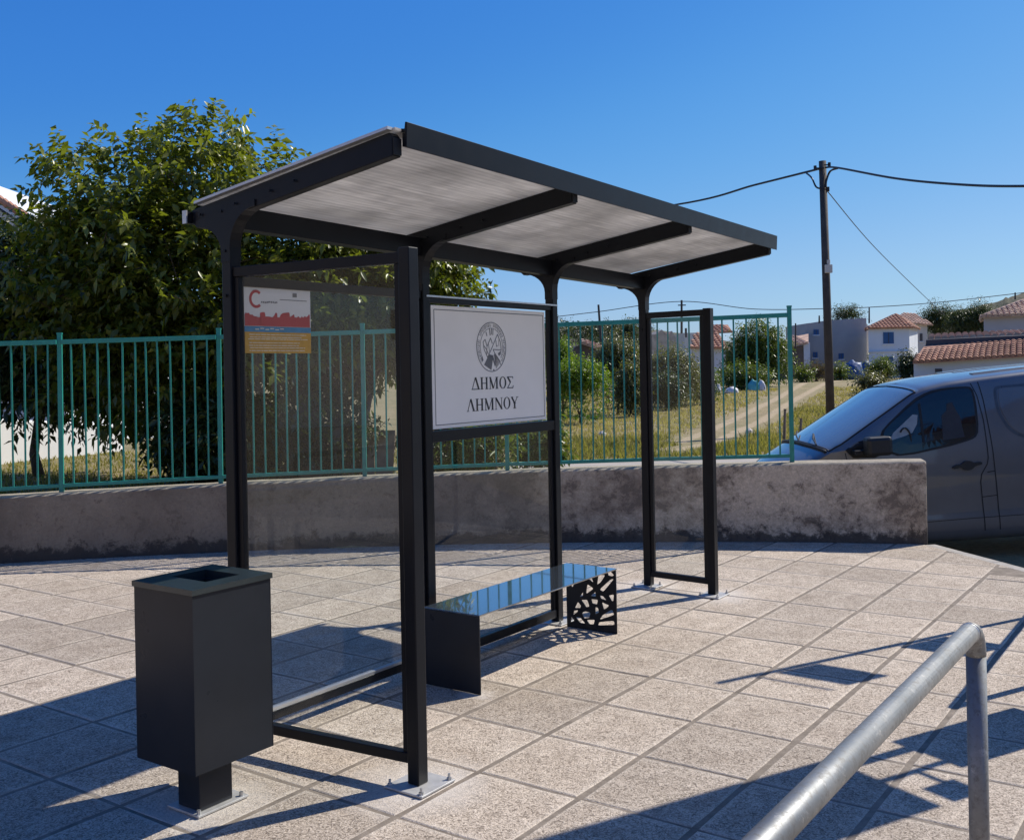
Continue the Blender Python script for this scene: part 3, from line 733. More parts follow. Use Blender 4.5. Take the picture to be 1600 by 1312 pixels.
# perforated far side: outline with holes, filled as a curve and given thickness
def hit_plane(px, py, s):
    d = ray(px, py); P = Vector((0, 0, 0)); k = (s + P1.dot(DA)) / (d[0] * DA.x + d[1] * DA.y)
    w = Vector((d[0] * k, k, EYE + d[2] * k)) - P1; return w.dot(DB), w.z
HO = [[(1375,150),(1400,145),(1420,170),(1405,178),(1380,170)], [(1310,170),(1360,168),(1330,215),(1302,238)], [(1240,190),(1265,185),(1278,222)],
 [(1420,195),(1400,196),(1320,268),(1345,285)], [(1235,230),(1280,262),(1225,300)], [(1258,312),(1292,285),(1295,318)], [(1183,320),(1205,285),(1205,312)],
 [(1322,308),(1345,315),(1370,345),(1330,332)], [(1383,310),(1420,303),(1416,350),(1405,348)], [(1193,340),(1235,340),(1250,385),(1228,392),(1210,362)],
 [(1262,335),(1310,340),(1302,372),(1270,365)], [(1148,397),(1170,353),(1192,382),(1185,397)], [(1335,355),(1385,378),(1378,390),(1350,408)],
 [(1290,390),(1310,395),(1316,430),(1292,440)], [(1138,445),(1142,415),(1172,412),(1165,425)], [(1197,430),(1225,420),(1258,430),(1250,465),(1215,470)],
 [(1402,410),(1412,415),(1421,445),(1320,478),(1340,447)], [(1155,458),(1190,465),(1221,505),(1187,500)], [(1120,495),(1124,455),(1146,485)],
 [(1230,480),(1287,478),(1280,510),(1252,510)], [(1318,494),(1420,485),(1425,515),(1308,518)]]
cu = bpy.data.curves.new('cut_panel', 'CURVE'); cu.dimensions = '2D'; cu.fill_mode = 'BOTH'; cu.extrude = .003
def spline(pts):
    s = cu.splines.new('POLY'); s.points.add(len(pts) - 1); s.use_cyclic_u = True
    for q_, (a, b) in zip(s.points, pts): q_.co = (a, b, 0, 1)
def rounded(pts, it=2, k_=.22):
    for _ in range(it):
        o_ = []
        for a, b in zip(pts, pts[1:] + pts[:1]): o_ += [(a[0]*(1-k_)+b[0]*k_, a[1]*(1-k_)+b[1]*k_), (a[0]*k_+b[0]*(1-k_), a[1]*k_+b[1]*(1-k_))]
        pts = o_
    return pts
spline([(.118, 0), (.487, 0), (.487, .401), (.118, .401)])
for h_ in HO:
    spline(rounded([hit_plane(640 + x / 4.4444, 860 + y / 4.4444, 2.56) for x, y in h_], 2, .12))
for h_ in ([(.14, .375), (.20, .385), (.17, .33)], [(.15, .31), (.185, .30), (.16, .25)], [(.215, .375), (.245, .38), (.225, .345)]):
    spline(rounded(h_))
tmp = bpy.data.objects.new('tmp', cu); COL.objects.link(tmp)
dg = bpy.context.evaluated_depsgraph_get(); me = bpy.data.meshes.new_from_object(tmp.evaluated_get(dg)); bpy.data.objects.remove(tmp)
me.transform(Matrix(((0, 0, 1, 2.560 - B0[0]), (-1, 0, 0, B0[1]), (0, 1, 0, 0), (0, 0, 0, 1))))
me.materials.clear(); link('cut_side_panel', me, M['bin'], bench)

# ------------------------------------------------------------------ litter bin
BX0, BX1, BT0, BT1 = -.645, -.270, .165, .522
bn = empty('litter_bin', W(-.457, .34), RZ, 'tall anthracite square litter bin on a short post beside the near end of the shelter', 'litter bin')
o_s, o_t = -.457, .34
def bb(s0, s1, t0, t1, z0, z1): return MB().box(s0 - o_s, s1 - o_s, -(t1 - o_t), -(t0 - o_t), z0, z1)
for nm, q_ in (('side_sheet', (BX0, BX0 + .002, BT0, BT1)), ('side_sheet', (BX1 - .002, BX1, BT0, BT1)), ('side_sheet', (BX0 + .003, BX1 - .003, BT0, BT0 + .002)), ('door_sheet', (BX0 + .003, BX1 - .003, BT1 - .003, BT1 - .001))):
    bb(*q_, .185, .852).build(nm, M['bin'], bn)
bb(BX0 + .003, BX1 - .003, BT0 + .003, BT1 - .004, .186, .189).build('bottom_sheet', M['inside'], bn)
lid = MB(); x0, x1, y0, y1 = BX0 - o_s - .006, BX1 - o_s + .006, -(BT1 - o_t) - .006, -(BT0 - o_t) + .006
hx0, hx1, hy0, hy1 = -.520 - o_s, -.355 - o_s, -(.440 - o_t), -(.230 - o_t)
for (a, b, c, d) in ((x0, x1, y0, hy0), (x0, x1, hy1, y1), (x0, hx0, hy0, hy1), (hx1, x1, hy0, hy1)):
    lid.add([(a, c, .874), (b, c, .874), (b, d, .874), (a, d, .874), (a, c, .868), (b, c, .868), (b, d, .868), (a, d, .868)], [(0,1,2,3), (7,6,5,4)])
lid.add([(x0,y0,.874),(x1,y0,.874),(x1,y1,.874),(x0,y1,.874),(x0,y0,.853),(x1,y0,.853),(x1,y1,.853),(x0,y1,.853)], [(0,4,5,1),(1,5,6,2),(2,6,7,3),(3,7,4,0)])
lid.add([(hx0,hy0,.874),(hx1,hy0,.874),(hx1,hy1,.874),(hx0,hy1,.874),(hx0,hy0,.80),(hx1,hy0,.80),(hx1,hy1,.80),(hx0,hy1,.80)], [(0,1,5,4),(1,2,6,5),(2,3,7,6),(3,0,4,7)])
link('lid', lid.mesh('lid'), M['bin_lid'], bn)
inn = MB(); a, b, c, d = hx0 + .02, hx1 - .02, hy0 + .02, hy1 - .02
for q_ in ((a, b, c, c + .004), (a, b, d - .004, d), (a, a + .004, c + .0045, d - .0045), (b - .004, b, c + .0045, d - .0045)): inn.box(q_[0], q_[1], q_[2], q_[3], .30, .845)
inn.build('inner_bucket', M['inside'], bn)
bb(-.573, -.418, .318, .448, .012, .1845).build('post', M['bin'], bn, bevel=.003)
bb(-.60, -.36, .285, .475, .002, .0115).build('base_plate', M['plate'], bn, bevel=.002)
for s, t in ((-.385, .46), (-.385, .30), (-.587, .46)): MB().tube([(s - o_s, -(t - o_t), .012), (s - o_s, -(t - o_t), .028)], .008, 6).build('bolt', M['galv'], bn)

# ------------------------------------------------------------------ galvanised handrail in the foreground (+ its twin just outside the frame)
def galv_mat():
    t = NT('galvanised_pipe'); v = t.coord('Object'); a = t.noise(v, 6, 5, .6); b = t.noise(v, 60, 5, .7)
    col = t.mix(t.ramp(a, [(.3, 0.0), (.7, 1.0)]), (.17, .18, .185), (.28, .285, .285)); col = t.mix(t.ramp(b, [(.50, 0.0), (.66, .75)]), col, (.15, .145, .135)); col = t.mix(t.ramp(t.noise(v, 25, 6, .8), [(.58, 0.0), (.66, .7)]), col, (.42, .41, .39))
    t.base(col); t.b.inputs['Metallic'].default_value = .6; t.rough(t.ramp(b, [(.3, .46), (.7, .62)])); t.bump(b, .12, .002); return t.m
M['pipe'] = galv_mat()
def handrail(end, length, label, base=0.0):
    hr = empty('handrail', (end.x, end.y, base), RZ, label, 'handrail', 'galvanised pipe handrails on the plaza')
    r = .0255; z = .955
    bend = [(-.075 + .075 * math.sin(R(a)), 0, z - .075 + .075 * math.cos(R(a))) for a in np.linspace(0, 90, 9)]
    MB().tube([(-length, 0, z)] + bend[:1], r, 24).build('top_rail', M['pipe'], hr, smooth=True)
    MB().tube(bend, r * 1.015, 24).build('elbow', M['pipe'], hr, smooth=True)
    MB().tube([bend[-1], (0, 0, 0.0)], r, 24).build('post', M['pipe'], hr, smooth=True)
    MB().tube([(-.078, 0, z), (-.083, 0, z)], r * 1.03, 24).build('weld_seam', M['alu'], hr, smooth=True)
    MB().tube([(-length, 0, z), (-length, 0, 0)], r * .98, 24).build('post', M['pipe'], hr, smooth=True)
    for x in (0, -length): MB().tube([(x, 0, 0), (x, 0, .008)], .06, 20).build('floor_flange', M['plate'], hr)
    return hr
hp = Vector((1.225, 2.745, 0))
handrail(hp, 2.6, 'thick galvanised pipe handrail with rounded corner crossing the lower right foreground')
handrail(Vector((2.98, 5.44, 0)) + DA * 2.2, 2.2, 'galvanised pipe handrail standing further right beyond the frame, casting its shadow on the tiles')

# sign pole and an added board right of the frame, shading the tiles
def bus_flag():
    e = empty('bus_stop_pole', (3.47, 6.74, 0), 0, 'slim pole with two small plates right of the frame, its shadow lying across the tiles', 'sign post')
    MB().tube([(0, 0, 0), (0, 0, 2.62)], .022, 12).build('pole', M['galv'], e, smooth=True)
    d = Vector((.79, -.61, 0)); n = Vector((.61, .79, 0)) * .004
    def plate(w0, w1, za, zb, zc, zd, nm='sign_plate'):
        a, b = d * w0, d * w1
        MB().hexa([tuple(q_ + Vector((0, 0, z))) for q_, z in ((a - n, za), (b - n, zb), (b + n, zb), (a + n, za), (a - n, zc), (b - n, zd), (b + n, zd), (a + n, zc))]).build(nm, M['galv'], e)
    plate(.03, .42, 1.98, 1.98, 2.27, 2.27); plate(.03, .40, .98, .98, 1.36, 1.36)
    MB().tube([(0, 0, 2.40), tuple(d * .44 + Vector((0, 0, 2.40)))], .009, 6).build('bracket_arm', M['galv'], e)
bus_flag()
def shadow_board():
    # unseen board added to cast broad shade; p runs across the sun direction
    u = Vector((.875, .485, 0)); nn = Vector((-.485, .875, 0)); P = lambda p, z, o=0: u * (5.2 + o) + nn * p + Vector((0, 0, z))
    e = empty('shadow_caster', (0, 0, 0), 0, 'unseen added board shaped to cast the broad shadow on the lower right tiles', 'shadow caster')
    c0 = u * 5.2 + nn * 2.9; e.location = c0
    def pan(poly, nm):
        m_ = MB(); n = len(poly); v = [P(p, z) - c0 for p, z in poly] + [P(p, z, .03) - c0 for p, z in poly]
        m_.add([tuple(q_) for q_ in v], [tuple(range(n)), tuple(range(n, 2*n))[::-1]] + [(i, (i+1) % n, n+(i+1) % n, n+i) for i in range(n)]); m_.build(nm, M['frame'], e)
    pan([(2.60, 1.88), (3.16, 1.88), (3.16, 3.36), (2.60, 3.36)], 'main_panel')
    pan([(2.80, .72), (3.16, .72), (3.16, 1.50), (2.80, 1.50)], 'caster_lower_panel')
    pan([(2.60, 1.64), (2.75, 1.64), (2.75, 1.79), (2.60, 1.79)], 'caster_plate')
    MB().tube([tuple(P(2.62, 1.71) - c0 + u * .045), tuple(P(2.88, 1.71) - c0 + u * .045)], .012, 8).build('plate_arm', M['frame'], e)
    MB().tube([tuple(P(3.06, 0) - c0 + u * .07), tuple(P(3.06, 3.4) - c0 + u * .07)], .03, 10).build('post', M['frame'], e)
    MB().tube([tuple(P(2.88, 0) - c0 + u * .07), tuple(P(2.88, 3.4) - c0 + u * .07)], .02, 10).build('post', M['frame'], e)
shadow_board()

# ------------------------------------------------------------------ van on the road
def van():
    DS = Vector((.9988, .0488, 0)); DL = Vector((-.0488, .9988, 0)); O = Vector((4.11, 10.2, 0)) * 1.03
    GZ = -.40
    v = empty('parked_van', (O.x, O.y, GZ), math.atan2(.0488, .9988), 'dark grey panel van parked on the road behind the end of the low wall', 'van')
    v.rotation_euler = (0, R(-2.3), math.atan2(.0488, .9988)); v.location.z -= .018      # the road dips towards the van's nose
    def paint():
        t = NT('dark_grey_car_paint'); c = t.coord('Object'); a = t.noise(c, 2.2, 5, .6)
        t.base(t.mix(t.ramp(a, [(.3, 0.0), (.7, 1.0)]), (.125, .127, .135), (.150, .152, .160))); t.b.inputs['Metallic'].default_value = .35
        t.rough(t.ramp(a, [(.3, .30), (.7, .38)])); t.b.inputs['Coat Weight'].default_value = 1; t.b.inputs['Coat Roughness'].default_value = .04; return t.m
    PM = paint()
    GM = simple('dark_window', (.012, .014, .017), .04, .1, 3, spec=.7)
    def ws():
        t = NT('windscreen'); c = t.coord('Object'); t.base((.15, .185, .205)); t.rough(.05); t.b.inputs['IOR'].default_value = 1.6; t.b.inputs['Coat Weight'].default_value = 1
        t.b.inputs['Coat IOR'].default_value = 1.6; t.b.inputs['Coat Roughness'].default_value = .02; return t.m
    WM = ws()
    zt = np.array([(-1.43,.30),(-1.40,.48),(-1.33,.615),(-1.2,.69),(-1.05,.765),(-.92,.835),(-.86,.862),(-.02,1.372),(.12,1.425),(.35,1.465),(.7,1.495),(1.2,1.525),(2.0,1.55),(3.2,1.555),(3.42,1.53),(3.5,1.40),(3.52,.9)])
    hw = np.array([(-1.43,.50),(-1.38,.66),(-1.25,.80),(-1.05,.89),(-.8,.935),(-.3,.955),(3.3,.955),(3.52,.91)])
    xs = np.concatenate([np.linspace(-1.43, -.9, 20), np.linspace(-.87, .15, 26), np.linspace(.2, 3.35, 40), np.linspace(3.39, 3.52, 6)])
    def ztop(x): return np.interp(x, zt[:, 0], zt[:, 1])
    def half(x): return np.interp(x, hw[:, 0], hw[:, 1])
    def section(x):
        T, H = ztop(x), half(x); B = min(.82, T - .03); rw = H - .17 * max(0, T - .82) / .73 - (.03 if T < .9 else 0)
        p = [(H - .10, -.18), (H - .03, -.15), (H - .005, -.06), (H, .06), (H - .012, .12), (H - .004, .35), (H - .004, .60 if B > .7 else B * .7)]
        p += [(H - .012, B), (rw + (H - rw) * .12 + .02, B + (T - .07 - B) * .82 if T > .95 else B + .005), (rw, T - .055), (rw - .035, T - .018), (rw - .11, T), (rw * .55, T + .022), (0, T + .034)]
        return p
    secs = np.array([section(x) for x in xs])                 # n x 14 x 2
    # densify the section and smooth a little along x
    n, k, _ = secs.shape; kk = np.linspace(0, k - 1, (k - 1) * 3 + 1)
    D_ = np.zeros((n, len(kk), 2))
    for i in range(n):
        for c in range(2): D_[i, :, c] = np.interp(kk, range(k), secs[i, :, c])
    ker = np.array([.2, .6, .2])
    for _ in range(2):
        D2 = D_.copy(); D2[:, 1:-1] = D_[:, :-2] * .22 + D_[:, 1:-1] * .56 + D_[:, 2:] * .22; D_ = D2
    CW = .80; yv, zv = D_[:, :, 0] * (CW / .955), D_[:, :, 1]
    X = np.repeat(xs[:, None], len(kk), 1)
    bow = np.where(X < .4, -.10 * (1 - np.clip(yv / .95, 0, 1) ** 2), 0) * np.clip((.25 - X) / 1.1, 0, 1) * np.clip((zv - .3) / .3, 0, 1)
    X = X + bow
    m = len(kk); V = []
    for i in range(n):
        for j in range(m): V.append((X[i, j], CW - yv[i, j], zv[i, j] - GZ))
        for j in range(m - 2, -1, -1): V.append((X[i, j], CW + yv[i, j], zv[i, j] - GZ))
    w_ = 2 * m - 1; body, glass = [], []
    kc = 10.0
    for i in range(n - 1):
        for j in range(w_ - 1):
            jj = min(j, w_ - 2 - j) ; s_k = kk[min(jj, m - 2)]
            f = (i*w_+j, i*w_+j+1, (i+1)*w_+j+1, (i+1)*w_+j)
            if -.885 < xs[i] < .03 and s_k >= kc - .01: glass.append(f)
            else: body.append(f)
    V = np.array(V)
    body_f = body + [tuple(range(w_))[::-1][:3] + tuple(range(w_))[::-1][3:], tuple((n-1)*w_ + q for q in range(w_))]
    me = bpy.data.meshes.new('body'); me.from_pydata(V.tolist(), [], body_f + [tuple([i*w_ for i in (0, n-1)] + [(n-1)*w_+w_-1, w_-1])]); me.update()
    bm = bmesh.new(); bm.from_mesh(me); bmesh.ops.delete(bm, geom=[q for q in bm.verts if not q.link_faces], context='VERTS'); bmesh.ops.recalc_face_normals(bm, faces=bm.faces); bm.to_mesh(me); bm.free()
    o = link('body', me, PM, v, smooth=True)
    me = bpy.data.meshes.new('windscreen'); me.from_pydata(V.tolist(), [], glass); me.update()
    bm = bmesh.new(); bm.from_mesh(me); bmesh.ops.delete(bm, geom=[q for q in bm.verts if not q.link_faces], context='VERTS'); bm.to_mesh(me); bm.free()
    link('windscreen', me, WM, v, smooth=True)
    # near side surface: y at (x, z)
    def side_y(x, z, far=False):
        i = int(np.argmin(abs(xs - x))); zz = zv[i]; cut = m - 6
        y = np.interp(z, zz[:cut], yv[i][:cut]); return CW + (y if far else -y)
    def patch(poly, name, mat, off=.004, rings=(1, .7, .4, .0), parent=v, far=False, thick=0):
        P = []; N = len(poly)
        for a, b in zip(poly, poly[1:] + poly[:1]):
            s_ = max(1, int(math.hypot(b[0]-a[0], b[1]-a[1]) / .06))
            for q in range(s_): P.append((a[0] + (b[0]-a[0]) * q / s_, a[1] + (b[1]-a[1]) * q / s_))
        c = (sum(p[0] for p in P) / len(P), sum(p[1] for p in P) / len(P)); vs, fs = [], []; N = len(P)
        for r in rings[:-1]:
            for p in P:
                x, z = c[0] + (p[0]-c[0]) * r, c[1] + (p[1]-c[1]) * r; vs.append((x, side_y(x, z, far) + (off if far else -off), z - GZ))
        vs.append((c[0], side_y(*c, far) + (off if far else -off), c[1] - GZ))
        for r in range(len(rings) - 2):
            for q in range(N): fs.append((r*N+q, r*N+(q+1) % N, (r+1)*N+(q+1) % N, (r+1)*N+q))
        b_ = (len(rings) - 2) * N
        for q in range(N): fs.append((b_+q, b_+(q+1) % N, len(vs)-1))
        # edge back to the body
        e0 = len(vs)
        for p in P: vs.append((p[0], side_y(*p, far) + (-.004 if far else .004), p[1] - GZ))
        for q in range(N): fs.append((q, (q+1) % N, e0+(q+1) % N, e0+q))
        mb_ = MB(); mb_.add(vs, fs); return mb_.build(name, mat, parent, smooth=False)
    def grow(poly, d):
        c = (sum(p[0] for p in poly) / len(poly), sum(p[1] for p in poly) / len(poly))
        return [(p[0] + (p[0]-c[0]) / max(.01, math.hypot(p[0]-c[0], p[1]-c[1])) * d, p[1] + (p[1]-c[1]) / max(.01, math.hypot(p[0]-c[0], p[1]-c[1])) * d) for p in poly]
    win = rounded([(-.40, .95), (-.36, 1.03), (-.02, 1.275), (.14, 1.345), (.30, 1.375), (.50, 1.385), (.585, 1.375), (.60, 1.25), (.585, .95), (.54, .885), (.42, .855), (-.21, .745), (-.36, .80)], 1)
    door_w = patch(grow(win, .028), 'window_gasket', M['rubber'], .005)
    patch(win, 'side_window', GM, .009, parent=v)
    # seen through the window: steering wheel, seat and pillar shapes just behind the glass are part of the cab
    cab = simple('cab_trim', (.10, .105, .11), .6)
    lt = simple('painted_far_daylight', (.30, .34, .36), .25)  # pale colour on the pane stands in for daylight through the far window
    patch([(-.335, .90), (-.29, .975), (-.06, 1.15), (-.01, 1.14), (-.03, 1.05), (-.09, .965), (-.2, .93)], 'daylight_patch', lt, .0115)
    mb_ = MB(); pts_ = [(-.17 + .075 * math.cos(R(a)) * .8 , side_y(-.15, .95) - .0125, .90 + .12 * math.sin(R(a)) - GZ) for a in range(-40, 160, 20)]
    mb_.tube(pts_, .009, 6).build('steering_wheel', M['rubber'], v)
    patch([(.22, .87), (.24, 1.12), (.30, 1.17), (.31, 1.24), (.37, 1.25), (.40, 1.16), (.43, 1.10), (.45, .89)], 'seat_back', simple('cab_seat', (.03, .034, .042), .7), .0115)
    patch([(.005, .86), (.01, 1.25), (.035, 1.26), (.03, .86)], 'quarter_bar', M['rubber'], .013)
    # mirror
    mm = MB(); mm.box(-.66, -.40, -.235, -.075, .775 - GZ, .965 - GZ); mr = mm.build('mirror', simple('mirror_plastic', (.016, .017, .019), .5), v, bevel=.035)
    mm = MB(); mm.box(-.74, -.55, -.085, .06, .775 - GZ, .83 - GZ); mm.build('mirror_arm', M['rubber'], v, bevel=.01)
    patch([(-.80, .83), (-.70, .90), (-.40, .96), (-.33, .80), (-.50, .735), (-.72, .745)], 'mirror_base', M['rubber'], .0055)
    def seam(pts, w=.009, name='door_seam', mat=None):
        out = []
        for a, b in zip(pts[:-1], pts[1:]):
            s_ = max(1, int(math.hypot(b[0]-a[0], b[1]-a[1]) / .05))
            for q in range(s_): out.append((a[0] + (b[0]-a[0]) * q / s_, a[1] + (b[1]-a[1]) * q / s_))
        out.append(pts[-1]); vs, fs = [], []
        for i, p in enumerate(out):
            a = out[max(0, i-1)]; b = out[min(len(out)-1, i+1)]; d = np.array([b[0]-a[0], b[1]-a[1]]); d /= np.hypot(*d); nn = np.array([-d[1], d[0]]) * w / 2
            for sg in (-1, 1):
                x, z = p[0] + nn[0]*sg, p[1] + nn[1]*sg; vs.append((x, side_y(x, z) - .0022, z - GZ))
        for i in range(len(out) - 1): fs.append((2*i, 2*i+1, 2*i+3, 2*i+2))
        mb_ = MB(); mb_.add(vs, fs); return mb_.build(name, mat or M['rubber'], v)
    seam([(.60, 1.43), (.645, 1.30), (.675, 1.05), (.68, .66), (.665, .60), (.60, .50), (.585, .42), (.60, .10), (.605, -.08)], .011)
    seam([(.68, 1.44), (.705, 1.25), (.735, .70), (.755, .25), (.765, -.08)], .011)
    seam([(.66, .515), (.745, .525)]); seam([(.59, .265), (.76, .275)])
    seam([(-.80, .80), (-.77, .60), (-.72, .20), (-.70, -.05)])
    seam([(-.7, .035), (.5, .055), (1.6, .06), (3.3, .06)], .007, 'side_crease')
    hand = [(.29, .585), (.33, .612), (.39, .615), (.42, .645), (.48, .645), (.52, .62), (.60, .63), (.60, .60), (.53, .592), (.49, .555), (.43, .548), (.38, .585), (.31, .57)]
    patch(rounded(hand, 1), 'door_handle', simple('handle_plastic', (.014, .015, .017), .4), .028)
    # recessed side panel of the load bay
    pan = rounded([(.84, 1.36), (.84, 1.12), (.95, .91), (1.15, .83), (2.9, .84), (3.05, .95), (3.08, 1.38), (1.8, 1.385), (.90, 1.375)], 2)
    seam(pan + [pan[0]], .030, 'panel_pressing', simple('panel_edge', (.09, .10, .115), .3, metallic=.4)); 
    patch(grow(pan, -.03), 'load_bay_panel', PM, .0055)
    # roof ribs, cowl, wipers, hood line, sill
    for y in (.40, .80, 1.20):
        mb_ = MB(); x0, x1 = .75, 3.1
        pts = np.linspace(x0, x1, 14)
        for a, b in zip(pts[:-1], pts[1:]):
            za, zb = ztop(a) + .026 - GZ + (.008 if y == .80 else 0), ztop(b) + .026 - GZ + (.008 if y == .80 else 0)
            mb_.hexa([(a, y-.05, za-.02), (b, y-.05, zb-.02), (b, y+.05, zb-.02), (a, y+.05, za-.02), (a, y-.03, za+.004), (b, y-.03, zb+.004), (b, y+.03, zb+.004), (a, y+.03, za+.004)])
        mb_.build('roof_rib', PM, v)
    i0 = int(np.argmin(abs(xs + .885))); i1 = int(np.argmin(abs(xs - .03))); j0 = int(round(kc / (k - 1) * (m - 1))); j1 = w_ - 1 - j0
    rim_ = [tuple(V[i0*w_ + j]) for j in range(j0, j1 + 1)] + [tuple(V[i*w_ + j1]) for i in range(i0 + 1, i1 + 1)] + [tuple(V[i1*w_ + j]) for j in range(j1 - 1, j0 - 1, -1)] + [tuple(V[i*w_ + j0]) for i in range(i1 - 1, i0 - 1, -1)]
    MB().tube(rim_, .010, 6, cap=False).build('windscreen_seal', M['rubber'], v)
    lower = [Vector(V[i0*w_ + j]) + Vector((-.035, 0, -.006)) for j in range(j0, j1 + 1)]
    MB().tube(lower, .016, 8).build('scuttle', M['rubber'], v)
    for y0, y1 in ((.30, .78), (.86, 1.32)):
        MB().tube([(-1.00, y0, .88 - GZ), (-.95, (y0 + y1) / 2, .925 - GZ), (-.86, y1, .955 - GZ)], .009, 6).build('wiper', M['rubber'], v)
    MB().box(-1.0, -.62, .14, .16, .10, .16).build('sill_strip', M['rubber'], v)
    hl = simple('lamp_lens', (.45, .48, .5), .1)
    for y in (.13, 1.25): MB().hexa([(-1.36, y, .86), (-1.15, y - .02, .90), (-1.15, y + .22, .90), (-1.40, y + .22, .86), (-1.33, y, .97), (-1.12, y - .02, 1.02), (-1.12, y + .22, 1.04), (-1.37, y + .22, .98)]).build('headlight', hl, v, bevel=.01)
    for x in (-.52, 2.55):
        for y0, y1, nm in ((.05, .25, 0), (1.35, 1.55, 1)):
            wh = MB().tube([(x, y0, .315), (x, y1, .315)], .315, 32).build('wheel', M['rubber'], v, bevel=.02)
            yy = y0 - .004 if nm == 0 else y1 + .004
            r_ = MB().tube([(x, yy, .315), (x, yy + (.02 if nm == 0 else -.02), .315)], .20, 24).build('rim', M['galv'], wh)
            MB().tube([(x, .35, .33), (x, 1.3, .33)], .05, 8).build('axle', M['rubber'], v) if nm == 0 else None
    return v
van()

# ------------------------------------------------------------------ vegetation
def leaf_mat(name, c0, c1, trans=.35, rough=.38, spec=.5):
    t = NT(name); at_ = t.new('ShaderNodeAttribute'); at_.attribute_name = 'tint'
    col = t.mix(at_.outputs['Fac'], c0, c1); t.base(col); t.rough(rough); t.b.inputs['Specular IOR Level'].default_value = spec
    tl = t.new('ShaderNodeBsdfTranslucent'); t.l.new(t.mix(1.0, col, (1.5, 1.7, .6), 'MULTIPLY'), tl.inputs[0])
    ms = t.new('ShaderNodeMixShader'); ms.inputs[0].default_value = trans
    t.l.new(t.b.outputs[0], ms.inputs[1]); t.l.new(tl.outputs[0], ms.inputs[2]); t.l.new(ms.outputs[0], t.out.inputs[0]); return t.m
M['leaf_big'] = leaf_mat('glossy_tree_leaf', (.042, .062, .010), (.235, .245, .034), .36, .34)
M['leaf_bright'] = leaf_mat('bright_leaf', (.075, .13, .012), (.20, .27, .02), .4)
M['leaf_mid'] = leaf_mat('mid_leaf', (.050, .080, .015), (.150, .180, .030), .3)
M['leaf_dark'] = leaf_mat('dark_leaf', (.028, .045, .014), (.075, .095, .026), .2)
M['leaf_olive'] = leaf_mat('olive_leaf', (.085, .090, .035), (.19, .18, .07), .25)
M['leaf_dry'] = leaf_mat('dry_twigs', (.12, .085, .05), (.22, .165, .10), .1, .8, .2)
M['bark'] = simple('bark', (.085, .065, .048), .9, .3, 9, bump=.5, bscale=25)
def norm(a): return a / np.maximum(1e-9, np.linalg.norm(a, axis=-1, keepdims=True))
def leaves(name, start, dirs, length, per, size, mat, parent, droop=.35, aspect=.42, spread=.9, tint=None, fold=.16):
    """shoots with leaves set along them; two-sided folded leaves of four triangles"""
    n = len(start); k = per; t = (np.arange(k) + .6) / k
    t = np.tile(t, (n, 1)) + rng.uniform(-.3, .3, (n, k)) / k
    p = start[:, None] + dirs[:, None] * (t * length[:, None])[..., None]
    p[..., 2] -= droop * length[:, None] * t ** 2 * .35
    up = np.array([0, 0, 1.0]); side = norm(np.cross(dirs, up) + rng.normal(0, .02, dirs.shape)); nrm = norm(np.cross(side, dirs))
    ang = np.arange(k)[None] * 2.4 + rng.uniform(0, 6.28, (n, 1)) + rng.normal(0, .3, (n, k))
    out = side[:, None] * np.cos(ang)[..., None] + nrm[:, None] * np.sin(ang)[..., None]
    ld = norm(dirs[:, None] * .55 + out * spread + np.array([0, 0, -droop]) + rng.normal(0, .12, (n, k, 3)))
    p = p.reshape(-1, 3); ld = ld.reshape(-1, 3); N = len(p)
    sz = size * rng.uniform(.42, 1.2, N)[:, None]
    w = norm(np.cross(ld, up + rng.normal(0, .45, (N, 3)))); nn = norm(np.cross(w, ld))
    base = p; tip = p + ld * sz - up * sz * .16; mid = p + ld * sz * .48
    C = mid - nn * sz * fold * .5 + up * sz * .03; Lf = mid + w * sz * aspect * .5 + nn * sz * fold * .35; Rt = mid - w * sz * aspect * .5 + nn * sz * fold * .35
    V = np.stack([base, Lf, C, Rt, tip], 1).reshape(-1, 3); i = np.arange(N)[:, None] * 5
    F = np.concatenate([i + [0, 2, 1], i + [0, 3, 2], i + [1, 2, 4], i + [2, 3, 4]], 0)
    me = raw_mesh(name, V, F)
    tn = np.repeat(rng.uniform(0, 1, N) if tint is None else np.clip(tint(p) + rng.normal(0, .22, N), 0, 1), 5)
    a = me.attributes.new('tint', 'FLOAT', 'POINT'); a.data.foreach_set('value', tn.astype(np.float32))
    o = link(name, me, mat, parent); o['kind'] = 'stuff'; return o
def crown_shoots(blobs, n, out_bias=.7, up=.35, L=(.25, .6), shell=.45):
    """blobs: (center xyz, radii xyz, weight)"""
    c = np.array([b[0] for b in blobs], float); r = np.array([b[1] for b in blobs], float); wt = np.array([b[2] for b in blobs], float)
    idx = rng.choice(len(blobs), n, p=wt / wt.sum()); d = norm(rng.normal(0, 1, (n, 3)))
    rad = shell + (1 - shell) * rng.uniform(0, 1, n) ** .6
    s = c[idx] + d * r[idx] * rad[:, None]
    dirs = norm(d * out_bias + np.array([0, 0, up]) + rng.normal(0, .45, (n, 3)))
    return s, dirs, rng.uniform(*L, n)
